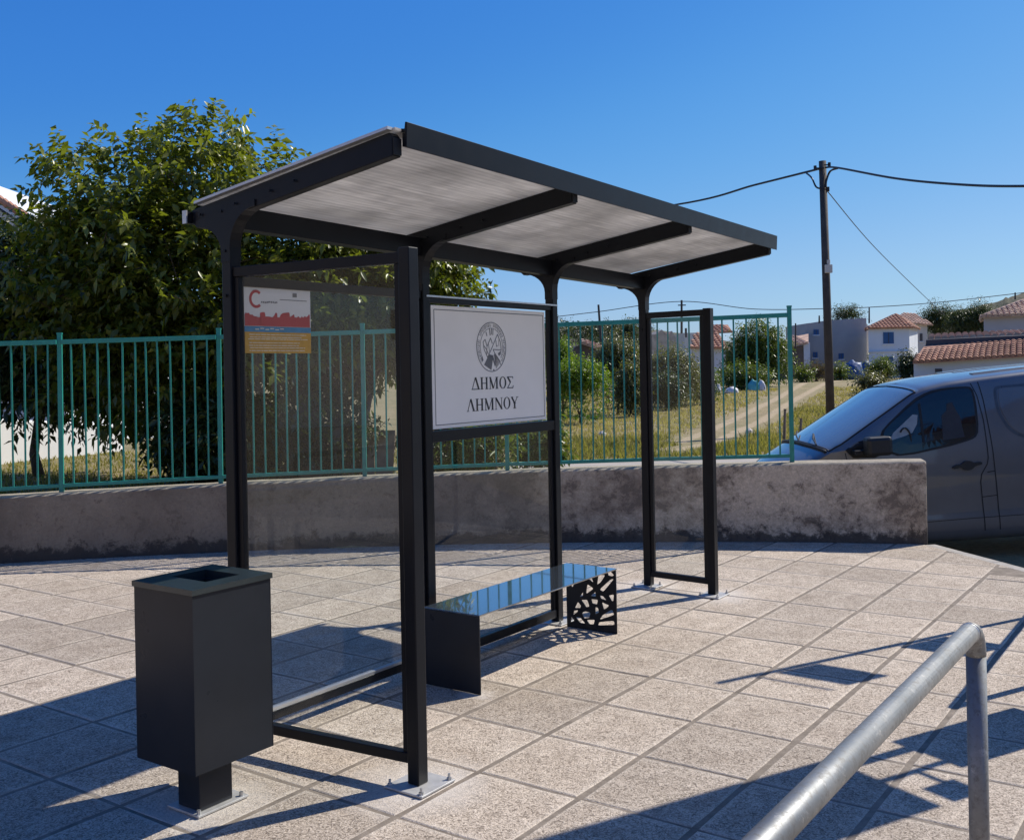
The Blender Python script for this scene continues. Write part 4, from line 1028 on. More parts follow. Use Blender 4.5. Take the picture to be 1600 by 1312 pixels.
def limbs(parent, base, targets, r0, mat, name='trunk', fork=.35):
    mb = MB(); top = base + (np.mean(targets, axis=0) - base) * fork
    w = lambda: rng.normal(0, .04, 3)
    mb.tube([base, base * .5 + top * .5 + w() * 1.5, top], [r0, r0 * .8, r0 * .65], 10)
    mb.build(name, mat, parent, smooth=True)
    lb = MB()
    for t in targets:
        t = np.array(t); m1 = top * .6 + t * .4 + w() * 4; m2 = top * .25 + t * .75 + w() * 4
        lb.tube([top, m1, m2, t], [r0 * .45, r0 * .3, r0 * .18, r0 * .06], 7)
        for q in range(3):
            e = t + rng.normal(0, .45, 3) * np.linalg.norm(t - top) * .35; lb.tube([m2, (m2 + e) / 2 + w() * 2, e], [r0 * .14, r0 * .09, r0 * .03], 5)
    lb.build('limbs', mat, parent, smooth=True)
def blob(px, py, rx, ry, D, dr=None, w=None):
    c = at(px, py, D); k = D / FPX; rx_, rz_ = rx * k, ry * k; dr = dr or (rx_ + rz_) / 2
    return (tuple(c), (rx_, dr, rz_), w or rx_ * rz_ * (1 + dr))

def tree(name, label, cat, blobs, n, per, size, mat, base, r0, group=None, droop=.35, L=(.25, .6), up=.35, shell=.45, tint_z=None, aspect=.42, ntarget=7, fork=.35, extra=None, trunk=True):
    e = empty(name, tuple(base), 0, label, cat, group); b = np.array(base)
    s, d, l = crown_shoots(blobs, n, up=up, L=L, shell=shell)
    if extra is not None:
        s = np.concatenate([s, extra[0]]); d = np.concatenate([d, extra[1]]); l = np.concatenate([l, extra[2]])
    keep = s[:, 2] > base[2] + .15
    s, d, l = s[keep] - b, d[keep], l[keep]
    z0, z1 = s[:, 2].min(), s[:, 2].max()
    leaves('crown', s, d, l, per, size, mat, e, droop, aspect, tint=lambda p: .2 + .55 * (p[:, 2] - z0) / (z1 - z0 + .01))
    if trunk:
        tg = [np.array(q[0]) - b for q in sorted(blobs, key=lambda q: -q[2])[:ntarget]]
        limbs(e, np.zeros(3), tg, r0, M['bark'], fork=fork)
        # twigs carrying the shoots
        tw = MB(); sel = rng.choice(len(s), min(len(s), 260), replace=False)
        for i in sel: tw.tube([s[i] - d[i] * .25, s[i] + d[i] * l[i] * .8], [.008, .003], 4, cap=False)
        o = tw.build('twigs', M['bark'], e); o['kind'] = 'stuff'
    return e
# sprigs that stand out of the outline: (px, py) base -> tip
def sprig(pts, D, reps=2):
    S, Dr, Ln = [], [], []
    for (x0, y0, x1, y1) in pts:
        for r_ in range(reps):
            a = np.array(at(x0, y0, D + rng.uniform(-.3, .3))); b = np.array(at(x1, y1, D + rng.uniform(-.1, .1))); v = b - a
            k = max(1, int(np.linalg.norm(v) / .42))
            for q in range(k): S.append(a + v * q / k); Dr.append(v / np.linalg.norm(v)); Ln.append(np.linalg.norm(v) / k)
    return np.array(S), norm(np.array(Dr)), np.array(Ln)
D = 12.6
main = [blob(300, 290, 95, 62, D, .8), blob(200, 325, 95, 62, D, .8), blob(120, 275, 42, 30, D, .4), blob(410, 310, 72, 55, D, .7), blob(150, 390, 70, 40, D, .8),
        blob(250, 400, 180, 90, D, 1.3), blob(330, 480, 170, 110, D, 1.3), blob(160, 480, 120, 90, D, 1.1), blob(240, 570, 160, 85, D, 1.3),
        blob(400, 600, 120, 100, D, 1.0), blob(470, 410, 85, 90, D, .9), blob(318, 212, 50, 34, D, .45), blob(240, 245, 40, 28, D, .4)]
ex = sprig([(300, 230, 345, 155), (290, 240, 290, 158), (230, 250, 145, 188), (110, 270, 48, 215), (120, 260, 85, 207), (430, 280, 428, 185), (440, 280, 462, 225), (130, 350, 48, 300), (380, 250, 385, 205),
            (330, 240, 318, 175), (200, 250, 205, 205), (470, 290, 520, 240), (260, 230, 225, 200), (100, 300, 60, 245), (370, 230, 350, 170), (320, 200, 338, 150), (290, 190, 275, 160), (250, 220, 262, 178), (170, 270, 130, 215), (430, 270, 440, 200), (445, 290, 490, 238), (90, 290, 52, 262), (60, 350, 30, 330), (150, 330, 90, 300), (480, 300, 500, 250)], D, 2)
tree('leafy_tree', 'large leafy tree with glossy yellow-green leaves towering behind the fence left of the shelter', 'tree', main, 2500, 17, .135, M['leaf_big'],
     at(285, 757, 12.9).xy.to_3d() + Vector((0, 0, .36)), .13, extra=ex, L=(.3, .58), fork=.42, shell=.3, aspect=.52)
D2 = 13.6
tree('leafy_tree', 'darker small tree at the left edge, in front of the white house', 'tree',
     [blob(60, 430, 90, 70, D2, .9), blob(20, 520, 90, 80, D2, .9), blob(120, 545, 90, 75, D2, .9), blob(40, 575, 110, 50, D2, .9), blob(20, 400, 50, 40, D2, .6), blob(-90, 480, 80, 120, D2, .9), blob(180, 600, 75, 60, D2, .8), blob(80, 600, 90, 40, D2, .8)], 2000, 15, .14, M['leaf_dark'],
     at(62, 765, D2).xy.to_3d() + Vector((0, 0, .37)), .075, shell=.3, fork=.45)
D3 = 13.2
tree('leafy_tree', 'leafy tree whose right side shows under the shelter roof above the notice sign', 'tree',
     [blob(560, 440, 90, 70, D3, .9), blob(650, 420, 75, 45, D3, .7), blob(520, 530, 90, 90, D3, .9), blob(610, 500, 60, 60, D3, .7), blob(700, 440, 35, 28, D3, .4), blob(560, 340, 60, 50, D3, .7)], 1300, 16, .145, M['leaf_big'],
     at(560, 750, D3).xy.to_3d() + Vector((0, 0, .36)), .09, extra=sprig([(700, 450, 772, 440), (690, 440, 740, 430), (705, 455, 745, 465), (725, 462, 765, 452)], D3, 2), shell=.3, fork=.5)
# shrubs and dark undergrowth behind the fence
def bush(label, px, py, rx, ry, D, mat, n=260, per=12, size=.09, cat='shrub', name='shrub', base_z=None, group=None, L=(.15, .4), parts=1, up=.4, dr=None, aspect=.42):
    bl = [blob(px, py, rx, ry, D, dr)] if parts == 1 else [blob(px + rx * a, py + ry * b_, rx * c, ry * c, D + rng.uniform(-.2, .2) * rx * D / FPX, (dr or rx * D / FPX) * c) for a, b_, c in ((-.45, .2, .6), (.4, .25, .62), (0, -.25, .7), (-.1, .3, .65), (.15, .0, .6))[:parts]]
    c = at(px, py, D); z = ground_z(c.x, c.y) if base_z is None else base_z
    k_ = D / FPX
    if c.z - ry * k_ > z - .1 and c.z - ry * k_ < z + ry * k_ * 2.5 and D > 18: bl.append(((c.x, c.y, (z + c.z) / 2), (rx * k_ * .85, rx * k_ * .7, max(.2, (c.z - z) * .6)), bl[0][2] * .9))
    return tree(name, label, cat, bl, n, per, size, mat, (c.x, c.y, z), .02 * D / 12, group, L=L, up=up, ntarget=4, fork=.2, aspect=aspect)
bush('dark undergrowth bush behind the fence at the left of the shelter', 345, 690, 95, 62, 12.0, M['leaf_dark'], 620, 13, .12)
bush('dark undergrowth bush behind the glass of the shelter end', 520, 700, 75, 40, 12.6, M['leaf_dark'], 330, 12, .10)
bush('narrow-leaved oleander shrub with pale leaves seen below the notice sign', 752, 705, 38, 42, 11.4, M['leaf_mid'], 150, 12, .13, cat='shrub', aspect=.2, up=.7)
bush('dark leafy shrub behind the fence under the notice sign', 690, 690, 35, 55, 12.5, M['leaf_dark'], 200, 12, .09)
bush('small green shrub on the lane side right of the oleander', 842, 690, 38, 32, 20, M['leaf_mid'], 200, 12, .14)

# weathered boards leaning under the trees
pile = empty('board_stack', at(480, 745, 12.3).xy.to_3d() + Vector((0, 0, .36)), 0, 'row of weathered boards and stakes leaning under the trees behind the fence', 'boards')
for i, (px, top) in enumerate(((402, 655), (420, 660), (452, 640), (468, 628), (484, 636), (500, 650), (516, 668), (545, 690), (575, 680), (600, 672))):
    b_ = at(px, 745, 12.3) - pile.location; b_.z = 0; t_ = at(px + random.uniform(-6, 10), top, 12.45) - pile.location
    u_ = Vector((.055 + random.uniform(0, .05), 0, 0)); th_ = Vector((0, .02, 0))
    MB().hexa([tuple(q_) for q_ in (b_ - u_ - th_, b_ + u_ - th_, b_ + u_ + th_, b_ - u_ + th_, t_ - u_ - th_, t_ + u_ - th_, t_ + u_ + th_ - Vector((0, 0, .05)), t_ - u_ + th_)]).build('board', M['wood_old'], pile)
# grass: tufts beside the wall, lane and track
def grass_patch(name, n, region, h, mat, wid=.012, per=5):
    P = []; n_try = 0; TRK = track_pts()
    while len(P) < n:
        D_ = math.exp(random.uniform(math.log(region[2]), math.log(region[3]))); px = random.uniform(region[0], region[1])
        x = (px - 800) / FPX * D_; z = ground_z(x, D_)
        if D_ > 20 and min(seg_dist(x, D_, a_, b_) for tr in TRK for a_, b_ in zip(tr[:-1], tr[1:])) < .35 + .008 * D_: n_try += 1; 
        else: P.append((x, D_, z))
        if n_try > 60000: break
    P = np.repeat(np.array(P), per, 0); N = len(P); P[:, :2] += rng.normal(0, .10, (N, 2))
    hh = h * rng.uniform(.4, 1.15, N) * np.repeat(rng.uniform(.6, 1.2, n), per); a = rng.uniform(0, 6.28, N); w = np.stack([np.cos(a), np.sin(a), np.zeros(N)], 1) * (wid * np.maximum(1, P[:, 1:2] / 14))
    ln = np.stack([rng.normal(0, .35, N), rng.normal(0, .35, N), np.ones(N)], 1) * hh[:, None]
    P[:, 2] -= .02
    V = np.stack([P - w, P + w, P + ln], 1).reshape(-1, 3); F = np.arange(3 * N).reshape(-1, 3)
    me = raw_mesh(name, V, F); at_ = me.attributes.new('tint', 'FLOAT', 'POINT'); at_.data.foreach_set('value', np.repeat(rng.uniform(0, 1, N), 3).astype(np.float32))
    o = link(name, me, mat); tag(o, kind='stuff'); return o
M['grass_g'] = leaf_mat('green_grass', (.13, .13, .03), (.38, .31, .12), .3, .7, .2)
M['grass_y'] = leaf_mat('dry_grass', (.26, .20, .09), (.50, .40, .21), .3, .8, .2)
tag(grass_patch('garden_grass', 3800, (-60, 760, 10.9, 17), .085, M['grass_g']), 'green grass and weeds growing in the garden behind the low wall', 'grass')
tag(grass_patch('verge_grass', 1900, (800, 1215, 22.6, 29), .20, M['grass_g'], .012), 'green grass verge between the lane and the dry field', 'grass')
tag(grass_patch('dry_grass', 9000, (800, 1420, 26, 75), .15, M['grass_y'], .008), 'dry straw coloured grass covering the field', 'grass')
tag(grass_patch('verge_grass', 900, (1225, 1330, 24, 45), .16, M['grass_g'], .012), 'patchy green grass between the dirt track and the utility pole', 'grass')

# ------------------------------------------------------------------ houses
M['roof_tile'] = simple('terracotta_tile', (.40, .20, .125), .85, .35, 1.6, kind='Object')
M['roof_tile_pale'] = simple('terracotta_pale', (.52, .34, .24), .85, .35, 1.2)
M['render_grey'] = simple('grey_render', (.36, .35, .345), .9, .08, .5, bump=.2, bscale=8)
M['render_white'] = simple('white_render', (.62, .64, .67), .9, .05, .5)
M['render_cream'] = simple('cream_render', (.55, .50, .44), .9, .08, .6)
M['render_lilac'] = simple('pale_pink_render', (.46, .42, .42), .9, .06, .5)
M['blue_paint'] = simple('blue_shutter', (.02, .085, .22), .5, .15, 2)
M['dark_wall'] = simple('dark_stone_wall', (.11, .085, .070), .9, .3, 1.2)
M['stone'] = simple('rubble_stone_wall', (.52, .40, .30), .95, .35, 2.0, bump=.6, bscale=4)
M['felt'] = simple('dark_roofing_felt', (.07, .065, .07), .8, .2, 1)
def barrel(Lr, w, rows, rad=None, name='tile_course'):
    """one column of overlapping barrel tiles: x across, y up the slope (0..Lr), z out"""
    rad = rad or w * .5; vs, fs = [], []; seg = 5
    for r in range(rows):
        y0 = Lr * r / rows; y1 = Lr * (r + 1) / rows + .03; n = len(vs)
        for (y, dz, k) in ((y0, .045, 1.0), (y1, .0, .86)):
            for i in range(seg + 1):
                a = math.pi * i / seg; vs.append((math.cos(a) * rad * k, y, math.sin(a) * rad * .75 * k + dz))
        for i in range(seg): fs.append((n+i, n+i+1, n+seg+1+i+1, n+seg+1+i))
        n2 = len(vs); vs.append((0, y0, .0)); 
        for i in range(seg): fs.append((n+i, n+i+1, n2))
    m_ = MB(); m_.add(vs, fs); return m_.mesh(name)
def tiled_plane(parent, a, b, c, d, w, rows, mat, single=False):
    """a,b eave corners, d,c ridge corners (a-d, b-c edges); columns run from eave to ridge, clipped by interpolating the ridge"""
    a, b, c, d = map(Vector, (a, b, c, d)); e = (b - a); n = max(2, int(e.length / w)); nrm = e.cross(d - a if (d-a).length > (c-b).length else c - b).normalized()
    if nrm.z < 0: nrm = -nrm
    m_ = MB(); m_.add([a, b, c, d] if (d - c).length > .01 else [a, b, c], [(0, 1, 2, 3) if (d - c).length > .01 else (0, 1, 2)]); 
    under = MB(); off = nrm * -.06
    base = [a, b, c, d] if (d - c).length > .01 else [a, b, c]; k = len(base)
    under.add([tuple(p) for p in base] + [tuple(p + off) for p in base], [tuple(range(k)), tuple(range(k, 2*k))[::-1]] + [(i, (i+1) % k, k+(i+1) % k, k+i) for i in range(k)])
    under.build('roof', mat, parent)
    xu = e.normalized(); yu = nrm.cross(xu).normalized(); 
    if yu.z < 0: yu = -yu
    J = MB()
    Hh = max((d - a).dot(yu), (c - b).dot(yu)); xa, xb = (d - a).dot(xu), (c - a).dot(xu); Lx = e.length
    for i in range(n):
        x = (i + .5) * Lx / n
        if x < xa: L = Hh * x / max(xa, .01)
        elif x > xb: L = Hh * (Lx - x) / max(Lx - xb, .01)
        else: L = Hh
        if L < .3: continue
        rr = max(1, int(round(rows * L / Hh)))
        me = barrel(L, Lx / n, rr)
        mt = Matrix(((xu.x, yu.x, nrm.x), (xu.y, yu.y, nrm.y), (xu.z, yu.z, nrm.z))).to_4x4(); mt.translation = a + xu * x
        if single:
            me.transform(mt); o = link('tile_course', me, mat, parent)
        else:
            n0 = len(J.v); J.v += [tuple(mt @ v.co) for v in me.vertices]; J.f += [tuple(q + n0 for q in p.vertices) for p in me.polygons]; bpy.data.meshes.remove(me)
    if not single:
        o = J.build('roof_tiles', mat, parent); o['kind'] = 'stuff'
def wall_quad(parent, a, b, z1a, z1b, z0, mat, thick=.3, name='wall'):
    """wall from plan point a to b (world xy), top heights at both ends, thickness away from the camera"""
    a = Vector((a[0], a[1], 0)); b = Vector((b[0], b[1], 0)); d = (b - a).normalized(); n = Vector((-d.y, d.x, 0)) * thick
    if n.y < 0: n = -n
    z = lambda p, h: tuple(p + Vector((0, 0, h)))
    return MB().hexa([z(a, z0), z(b, z0), z(b + n, z0), z(a + n, z0), z(a, z1a), z(b, z1b), z(b + n, z1b), z(a + n, z1a)]).build(name, mat, parent)
def window(parent, px0, py0, px1, py1, D, mat, frame=True):
    a, b = at(px0, py1, D), at(px1, py0, D); w = MB().box(a.x, b.x, D - .06, D - .02, a.z, b.z).build('window', mat, parent)
    mid = (a.x + b.x) / 2
    MB().box(mid - .025, mid + .025, D - .085, D - .061, a.z, b.z).build('shutter_gap', M['felt'], w)
    MB().box(a.x - .1, b.x + .1, D - .10, D - .015, a.z - .12, a.z - .005).build('sill', M['render_white'], w)
    return w
def solid(parent, foot, z0, z1, mat, name='wall'):
    return MB().prism([(p[0], p[1]) for p in foot], 'z', z0, z1).build(name, mat, parent)
GZ = lambda x, y: ground_z(x, y) - .3
# grey two-storey house
D = 112.0
h1 = empty('house', (0, 0, 0), 0, 'plain grey two-storey house with small blue windows behind the utility pole', 'house')
x = lambda px, D_: (px - 800) / FPX * D_
top = lambda px, py, D_=D: at(px, py, D_).z
xa, xb, xc = at(1263, 560, D).x, at(1290, 560, D).x, at(1353, 560, D).x
gz = GZ(xb, D)
MB().hexa([(xa, D + .5, gz), (xb, D, gz), (xb, D + 9, gz), (xa, D + 9, gz), (xa, D + .5, top(1263, 505)), (xb, D, top(1292, 502)), (xb, D + 9, top(1292, 502)), (xa, D + 9, top(1263, 505))]).build('wall', M['render_grey'], h1)
MB().hexa([(xb + .01, D - .35, gz), (xc, D - .35, gz), (xc, D + 10, gz), (xb + .01, D + 10, gz), (xb + .01, D - .35, top(1292, 501)), (xc, D - .35, top(1353, 497)), (xc, D + 10, top(1353, 497)), (xb + .01, D + 10, top(1292, 501))]).build('wall', M['render_grey'], h1)
MB().hexa([(xc + .02, D + .4, top(1350, 552)), (xc + .45, D + .4, top(1350, 552)), (xc + .45, D + 7, top(1350, 552)), (xc + .02, D + 7, top(1350, 552)), (xc + .02, D + .4, top(1350, 500)), (xc + .45, D + .4, top(1350, 509)), (xc + .45, D + 7, top(1350, 509)), (xc + .02, D + 7, top(1350, 500))]).build('painted_lit_edge', M['render_cream'], h1)  # pale sliver added as the sunlit right edge of the grey house
window(h1, 1271, 515, 1279, 523, D + .2, M['blue_paint']); window(h1, 1270, 550, 1277, 559, D + .2, M['blue_paint']); window(h1, 1310, 552, 1318, 561, D - .36, M['blue_paint'])
# white house with blue shutters and hipped tile roof
D = 104.0
h2 = empty('house', (0, 0, 0), 0, 'white two-storey house with blue shuttered windows and hipped terracotta roof', 'house')
xa, xb, xr = at(1357, 540, D).x, at(1421, 540, D).x, at(1434, 540, D + 6).x; zt_ = top(1390, 513, D); gz = GZ(xa, D)
solid(h2, [(xa, D), (xb, D), (xr, D + 6), (xa + 2.6, D + 7)], gz, zt_, M['render_white'])
window(h2, 1380, 519, 1396, 537, D, M['blue_paint']); window(h2, 1378, 557, 1395, 572, D, M['blue_paint'])
MB().box(xa - .05, xb - .02, D - .20, D - .003, top(1390, 549.5, D), top(1390, 548.5, D)).build('string_course', M['render_white'], h2)
ea, eb = Vector((xa - .4, D - .4, zt_ + .002)), Vector((xb + .35, D - .4, zt_ + .002)); ec = Vector((xr + .5, D + 6.4, zt_ + .002)); ed = Vector((xa + 2.2, D + 7.4, zt_ + .002))
rp = at(1400, 491, D + 3); rq = at(1396, 491.5, D + 4)
tiled_plane(h2, ea, eb, rp, rp, .36, 9, M['roof_tile']); tiled_plane(h2, eb, ec, rp, rp, .36, 9, M['roof_tile']); tiled_plane(h2, ed, ea, rp, rp, .36, 9, M['roof_tile'])
# beige house behind it
D = 122.0
h3 = empty('house', (0, 0, 0), 0, 'beige house with orange tile roof half hidden behind the white blue-shuttered house', 'house')
xa, xb = at(1424, 530, D).x, at(1449, 530, D).x
solid(h3, [(xa - 2, D), (xb, D), (xb, D + 8), (xa - 2, D + 8)], GZ(xa, D), top(1440, 507, D), M['render_cream'])
window(h3, 1437, 521, 1441, 533, D, M['felt'])
tiled_plane(h3, (xa - 2.4, D - .5, top(1424, 503, D)), (xb + .5, D - .5, top(1450, 508.5, D)), at(1430, 492, D + 4), at(1412, 489.5, D + 4), .4, 8, M['roof_tile_pale'])
# long low shed with the big tile roof
D = 45.0
h4 = empty('shed', (0, 0, 0), 0, 'long low white outbuilding with a big barrel-tile roof behind the van', 'shed')
wa, wb = at(1431, 575, D), at(1690, 575, D - 3); zt_ = at(1431, 567.5, D).z
zb_ = at(1690, 550.5, D - 3).z
MB().hexa([(wa.x, wa.y + .25, -.8), (wb.x, wb.y + .25, -.8), (wb.x + 2.5, wb.y + 5, -.8), (wa.x + 2.3, wa.y + 5, -.8), (wa.x, wa.y + .25, zt_ - .02), (wb.x, wb.y + .25, zb_ - .02), (wb.x + 2.5, wb.y + 5, zb_ - .02), (wa.x + 2.3, wa.y + 5, zt_ - .02)]).build('wall', M['render_white'], h4)
tiled_plane(h4, at(1426, 566.5, D - .15), at(1700, 549.5, D - 3.2), at(1700, 524.5, D - .4), at(1444, 540.5, D + 2.2), .235, 8, M['roof_tile'], single=True)
MB().hexa([tuple(at(*p)) for p in ((1446, 540.6, D + 2.3), (1700, 527, D - .2), (1700, 526, D + .3), (1448, 539.5, D + 2.9), (1447, 531, D + 2.3), (1700, 519.5, D - .2), (1700, 518.5, D + .3), (1449, 530.5, D + 2.9))]).build('parapet', M['felt'], h4)
tiled_plane(h4, at(1449, 531, D + 3.1), at(1700, 520, D + .5), at(1700, 512, D + 3.4), at(1452, 524, D + 6.2), .3, 4, M['roof_tile_pale'])
for p_ in ((1518, 564), (1592, 557)): 
    c = at(*p_, D - .4); MB().tube([(c.x, c.y - .12, c.z), (c.x, c.y + .3, c.z)], .05, 10).build('wall_lamp', M['render_white'], h4)
a = at(1460, 583, D - .1); b = at(1496, 579, D - .6); MB().box(a.x, b.x, a.y - .2, a.y + .1, a.z, b.z + .1).build('door_lintel', M['felt'], h4)
# upper right house
D = 62.0
h5 = empty('house', (0, 0, 0), 0, 'pale pink house with hipped tile roof at the right edge above the shed', 'house')
wa = at(1537, 510, D); wb = at(1680, 510, D - 2); zt_ = at(1537, 496, D).z
solid(h5, [(wa.x, wa.y), (wb.x, wb.y), (wb.x + 3, wb.y + 8), (wa.x + 3.8, wa.y + 8)], -.5, zt_, M['render_lilac'])
pk = at(1602, 468.5, D + 3.5); pk2 = at(1680, 462, D + 2)
tiled_plane(h5, at(1533, 495, D - .4), at(1690, 488, D - 2.4), pk2, pk, .30, 10, M['roof_tile_pale']); tiled_plane(h5, (wa.x + 3.6, wa.y + 8.4, zt_ + .05), at(1533, 495, D - .4), pk, pk, .3, 10, M['roof_tile_pale'])
# small dark barn and houses between the green tree and the grey house
D = 108.0
h6 = empty('house', (0, 0, 0), 0, 'low dark wooden house with tile roof between the fence end and the grey house', 'house')
xa, xb = at(1226, 560, D).x, at(1255, 560, D).x
solid(h6, [(xa, D), (xb, D), (xb, D + 7), (xa, D + 7)], GZ(xa, D), top(1240, 541, D), M['dark_wall'])
solid(h6, [(xb + .05, D - .1), (xb + .7, D - .1), (xb + .7, D + 7), (xb + .05, D + 7)], GZ(xa, D), top(1258, 535, D), M['render_white'])
tiled_plane(h6, at(1220, 545, D - .5), at(1263, 536, D - .5), at(1263, 520, D + 4), at(1232, 527, D + 4), .4, 7, M['roof_tile_pale'])
D = 92.0
h7 = empty('house', (0, 0, 0), 0, 'white cottage with orange tile roof seen through the fence beside the far glass panel', 'house')
xa, xb = at(1080, 545, D).x, at(1134, 545, D).x
solid(h7, [(xa, D), (xb, D), (xb, D + 7), (xa, D + 7)], GZ(xa, D), top(1100, 541, D), M['render_white'])
tiled_plane(h7, at(1078, 544, D - .5), at(1138, 544, D - .5), at(1125, 524, D + 4), at(1086, 521, D + 4), .4, 8, M['roof_tile'])
solid(h7, [(xb - 2.2, D + 9), (xb + .6, D + 9), (xb + .6, D + 15), (xb - 2.2, D + 15)], GZ(xa, D), top(1125, 519, D + 9), M['render_cream'])
tiled_plane(h7, at(1104, 521, D + 8.5), at(1145, 519, D + 8.5), at(1137, 507, D + 13), at(1108, 509, D + 13), .4, 6, M['roof_tile'])
MB().box(at(1082, 520, D).x, at(1084.5, 520, D).x, D + 3.7, D + 4.1, top(1083, 525, D), top(1083, 510, D)).build('chimney', M['dark_wall'], h7)
D = 80.0
h8 = empty('stone_building', (0, 0, 0), 0, 'old rubble stone building with broken gable beyond the bushes, between the shelter posts', 'ruin')
pts = [(1017, 560), (1056, 560), (1056, 528), (1050, 517), (1044, 524), (1034, 515), (1026, 522), (1017, 523)]
MB().prism([(at(*p_, D).x, at(*p_, D).z) for p_ in pts][::-1], 'y', D, D + 5).build('wall', M['stone'], h8)
D = 60.0
h9 = empty('old_house', (0, 0, 0), 0, 'dark brown old house wall with a thin red roof line among the bushes', 'house')
pts = [(890, 602), (938, 602), (938, 545), (915, 536), (900, 541), (890, 552)]
MB().prism([(at(*p_, D).x, at(*p_, D).z) for p_ in pts][::-1], 'y', D, D + 6).build('wall', M['dark_wall'], h9)
tiled_plane(h9, at(908, 535.5, D - .4), at(941, 547, D - .4), at(940, 540, D + 2.5), at(911, 531, D + 2.5), .3, 3, M['roof_tile_pale'])
# white house at the far left, gable running up to the left
D = 21.0
h10 = empty('house', (0, 0, 0), 0, 'white gabled house with tiled verge behind the trees at the left edge', 'house')
g = [(-260, 790), (104, 790), (104, 395), (0, 330), (-80, 278), (-260, 395)]
MB().prism([(at(*p_, D).x, at(*p_, D).z) for p_ in g][::-1], 'y', D, D + 7).build('wall', M['render_white'], h10)
for (p_, q_) in (((-90, 268), (112, 396)),):
    a, b = at(*p_, D - .25), at(*q_, D - .25)
    MB().hexa([tuple(v_) for v_ in (a, b, b + Vector((0, 7.4, 0)), a + Vector((0, 7.4, 0)), a + Vector((0, 0, .12)), b + Vector((0, 0, .12)), b + Vector((0, 7.4, .12)), a + Vector((0, 7.4, .12)))]).build('roof', M['render_white'], h10)
    nt = 26
    for i in range(nt):
        c = a + (b - a) * (i + .5) / nt + Vector((0, 0, .15)); d_ = (b - a) / nt
        MB().tube([tuple(c - d_ * .55 + Vector((0, .05, .02))), tuple(c + d_ * .55 + Vector((0, .05, -.01)))], .085, 8).build('tile', M['roof_tile'], h10)
gw = MB(); M['whitewash'] = simple('whitewash', (.82, .81, .79), .9, .05, 2)
a, b = at(-160, 676, 14.0), at(186, 678, 17.2)
gw.hexa([(a.x, a.y, .2), (b.x, b.y, .2), (b.x, b.y + .2, .2), (a.x, a.y + .2, .2), (a.x, a.y, a.z + .25), (b.x, b.y, b.z + .15), (b.x, b.y + .2, b.z + .15), (a.x, a.y + .2, a.z + .25)])
tag(gw.build('garden_wall', M['whitewash'], bevel=.02), 'bright white garden wall seen under the trees at the far left', 'wall')

# ------------------------------------------------------------------ middle distance trees
def far_tree(label, px, py, rx, ry, D, mat, n, size, cat='tree', name='tree', group=None, parts=5, **k):
    k['L'] = (8 * D / FPX, 27 * D / FPX); size = 5.2 * D / FPX; n = int(60 + rx * ry * .9); rx = max(4, rx - 6); ry = max(4, ry - 6)
    return bush(label, px, py, rx, ry, D, mat, n, 9, size, cat, name, parts=parts, group=group, **k)
far_tree('round bushy dark green tree with yellowish tips behind the fence beside the dirt track', 1185, 548, 52, 52, 80, M['leaf_mid'], 1500, .30, L=(.5, 1.3))
far_tree('low spreading bush at the foot of the round green tree', 1160, 588, 45, 18, 72, M['leaf_mid'], 500, .26, 'bush', 'bush', L=(.3, .8))
far_tree('bright yellow-green vine-like bush left behind the notice sign post', 905, 590, 50, 30, 36, M['leaf_bright'], 700, .22, 'bush', 'bush', L=(.3, .9))
far_tree('bright green climbing bush beside the dark old house', 878, 565, 18, 38, 38, M['leaf_bright'], 380, .2, 'bush', 'bush', L=(.3, .8))
far_tree('olive brown shrub with dry tips between the shelter posts', 965, 560, 40, 38, 42, M['leaf_olive'], 900, .2, 'bush', 'bush', L=(.4, .9))
far_tree('tall brownish bush behind the far rear post', 985, 600, 24, 40, 40, M['leaf_olive'], 420, .18, 'bush', 'bush', L=(.3, .8))
far_tree('grey-green olive bush seen through the far glass panel', 1050, 580, 48, 38, 48, M['leaf_olive'], 950, .2, 'bush', 'bush', L=(.4, .9))
far_tree('dark green bush seen through the far glass panel', 1040, 605, 32, 25, 45, M['leaf_dark'], 500, .2, 'bush', 'bush', L=(.3, .8))
far_tree('green shrub at the right foot of the far glass panel bushes', 1095, 598, 28, 22, 50, M['leaf_mid'], 380, .2, 'bush', 'bush', L=(.3, .7))
far_tree('spiky green shrub in front of the white blue-shuttered house', 1378, 580, 24, 19, 62, M['leaf_mid'], 420, .26, 'shrub', 'shrub', L=(.4, .9), up=.8, aspect=.25)
far_tree('low yellow-green shrub at the van windscreen', 1358, 598, 20, 9, 58, M['leaf_olive'], 220, .2, 'shrub', 'shrub', parts=3, L=(.2, .5))
far_tree('dark bush at the left end of the white outbuilding', 1418, 573, 15, 22, 50, M['leaf_dark'], 320, .2, 'bush', 'bush', L=(.3, .7))
far_tree('dry brown brushwood heap before the grey house', 1275, 581, 22, 11, 95, M['leaf_dry'], 420, .3, 'bush', 'bush', parts=3, L=(.4, 1.0), aspect=.15)
far_tree('small green bush left of the brushwood heap', 1253, 586, 12, 8, 92, M['leaf_mid'], 160, .25, 'bush', 'bush', parts=3, L=(.3, .6))
far_tree('low green bush below the small blue window', 1312, 583, 12, 6, 98, M['leaf_mid'], 120, .25, 'bush', 'bush', parts=3, L=(.3, .6))
far_tree('pine top rising behind the grey house roof', 1322, 492, 20, 9, 135, M['leaf_dark'], 300, .5, 'tree', 'pine_tree', parts=3, L=(.6, 1.4), aspect=.2)
far_tree('dark pine with ragged top behind the beige house', 1465, 500, 26, 26, 130, M['leaf_dark'], 700, .45, 'tree', 'pine_tree', L=(.8, 1.8), aspect=.2)
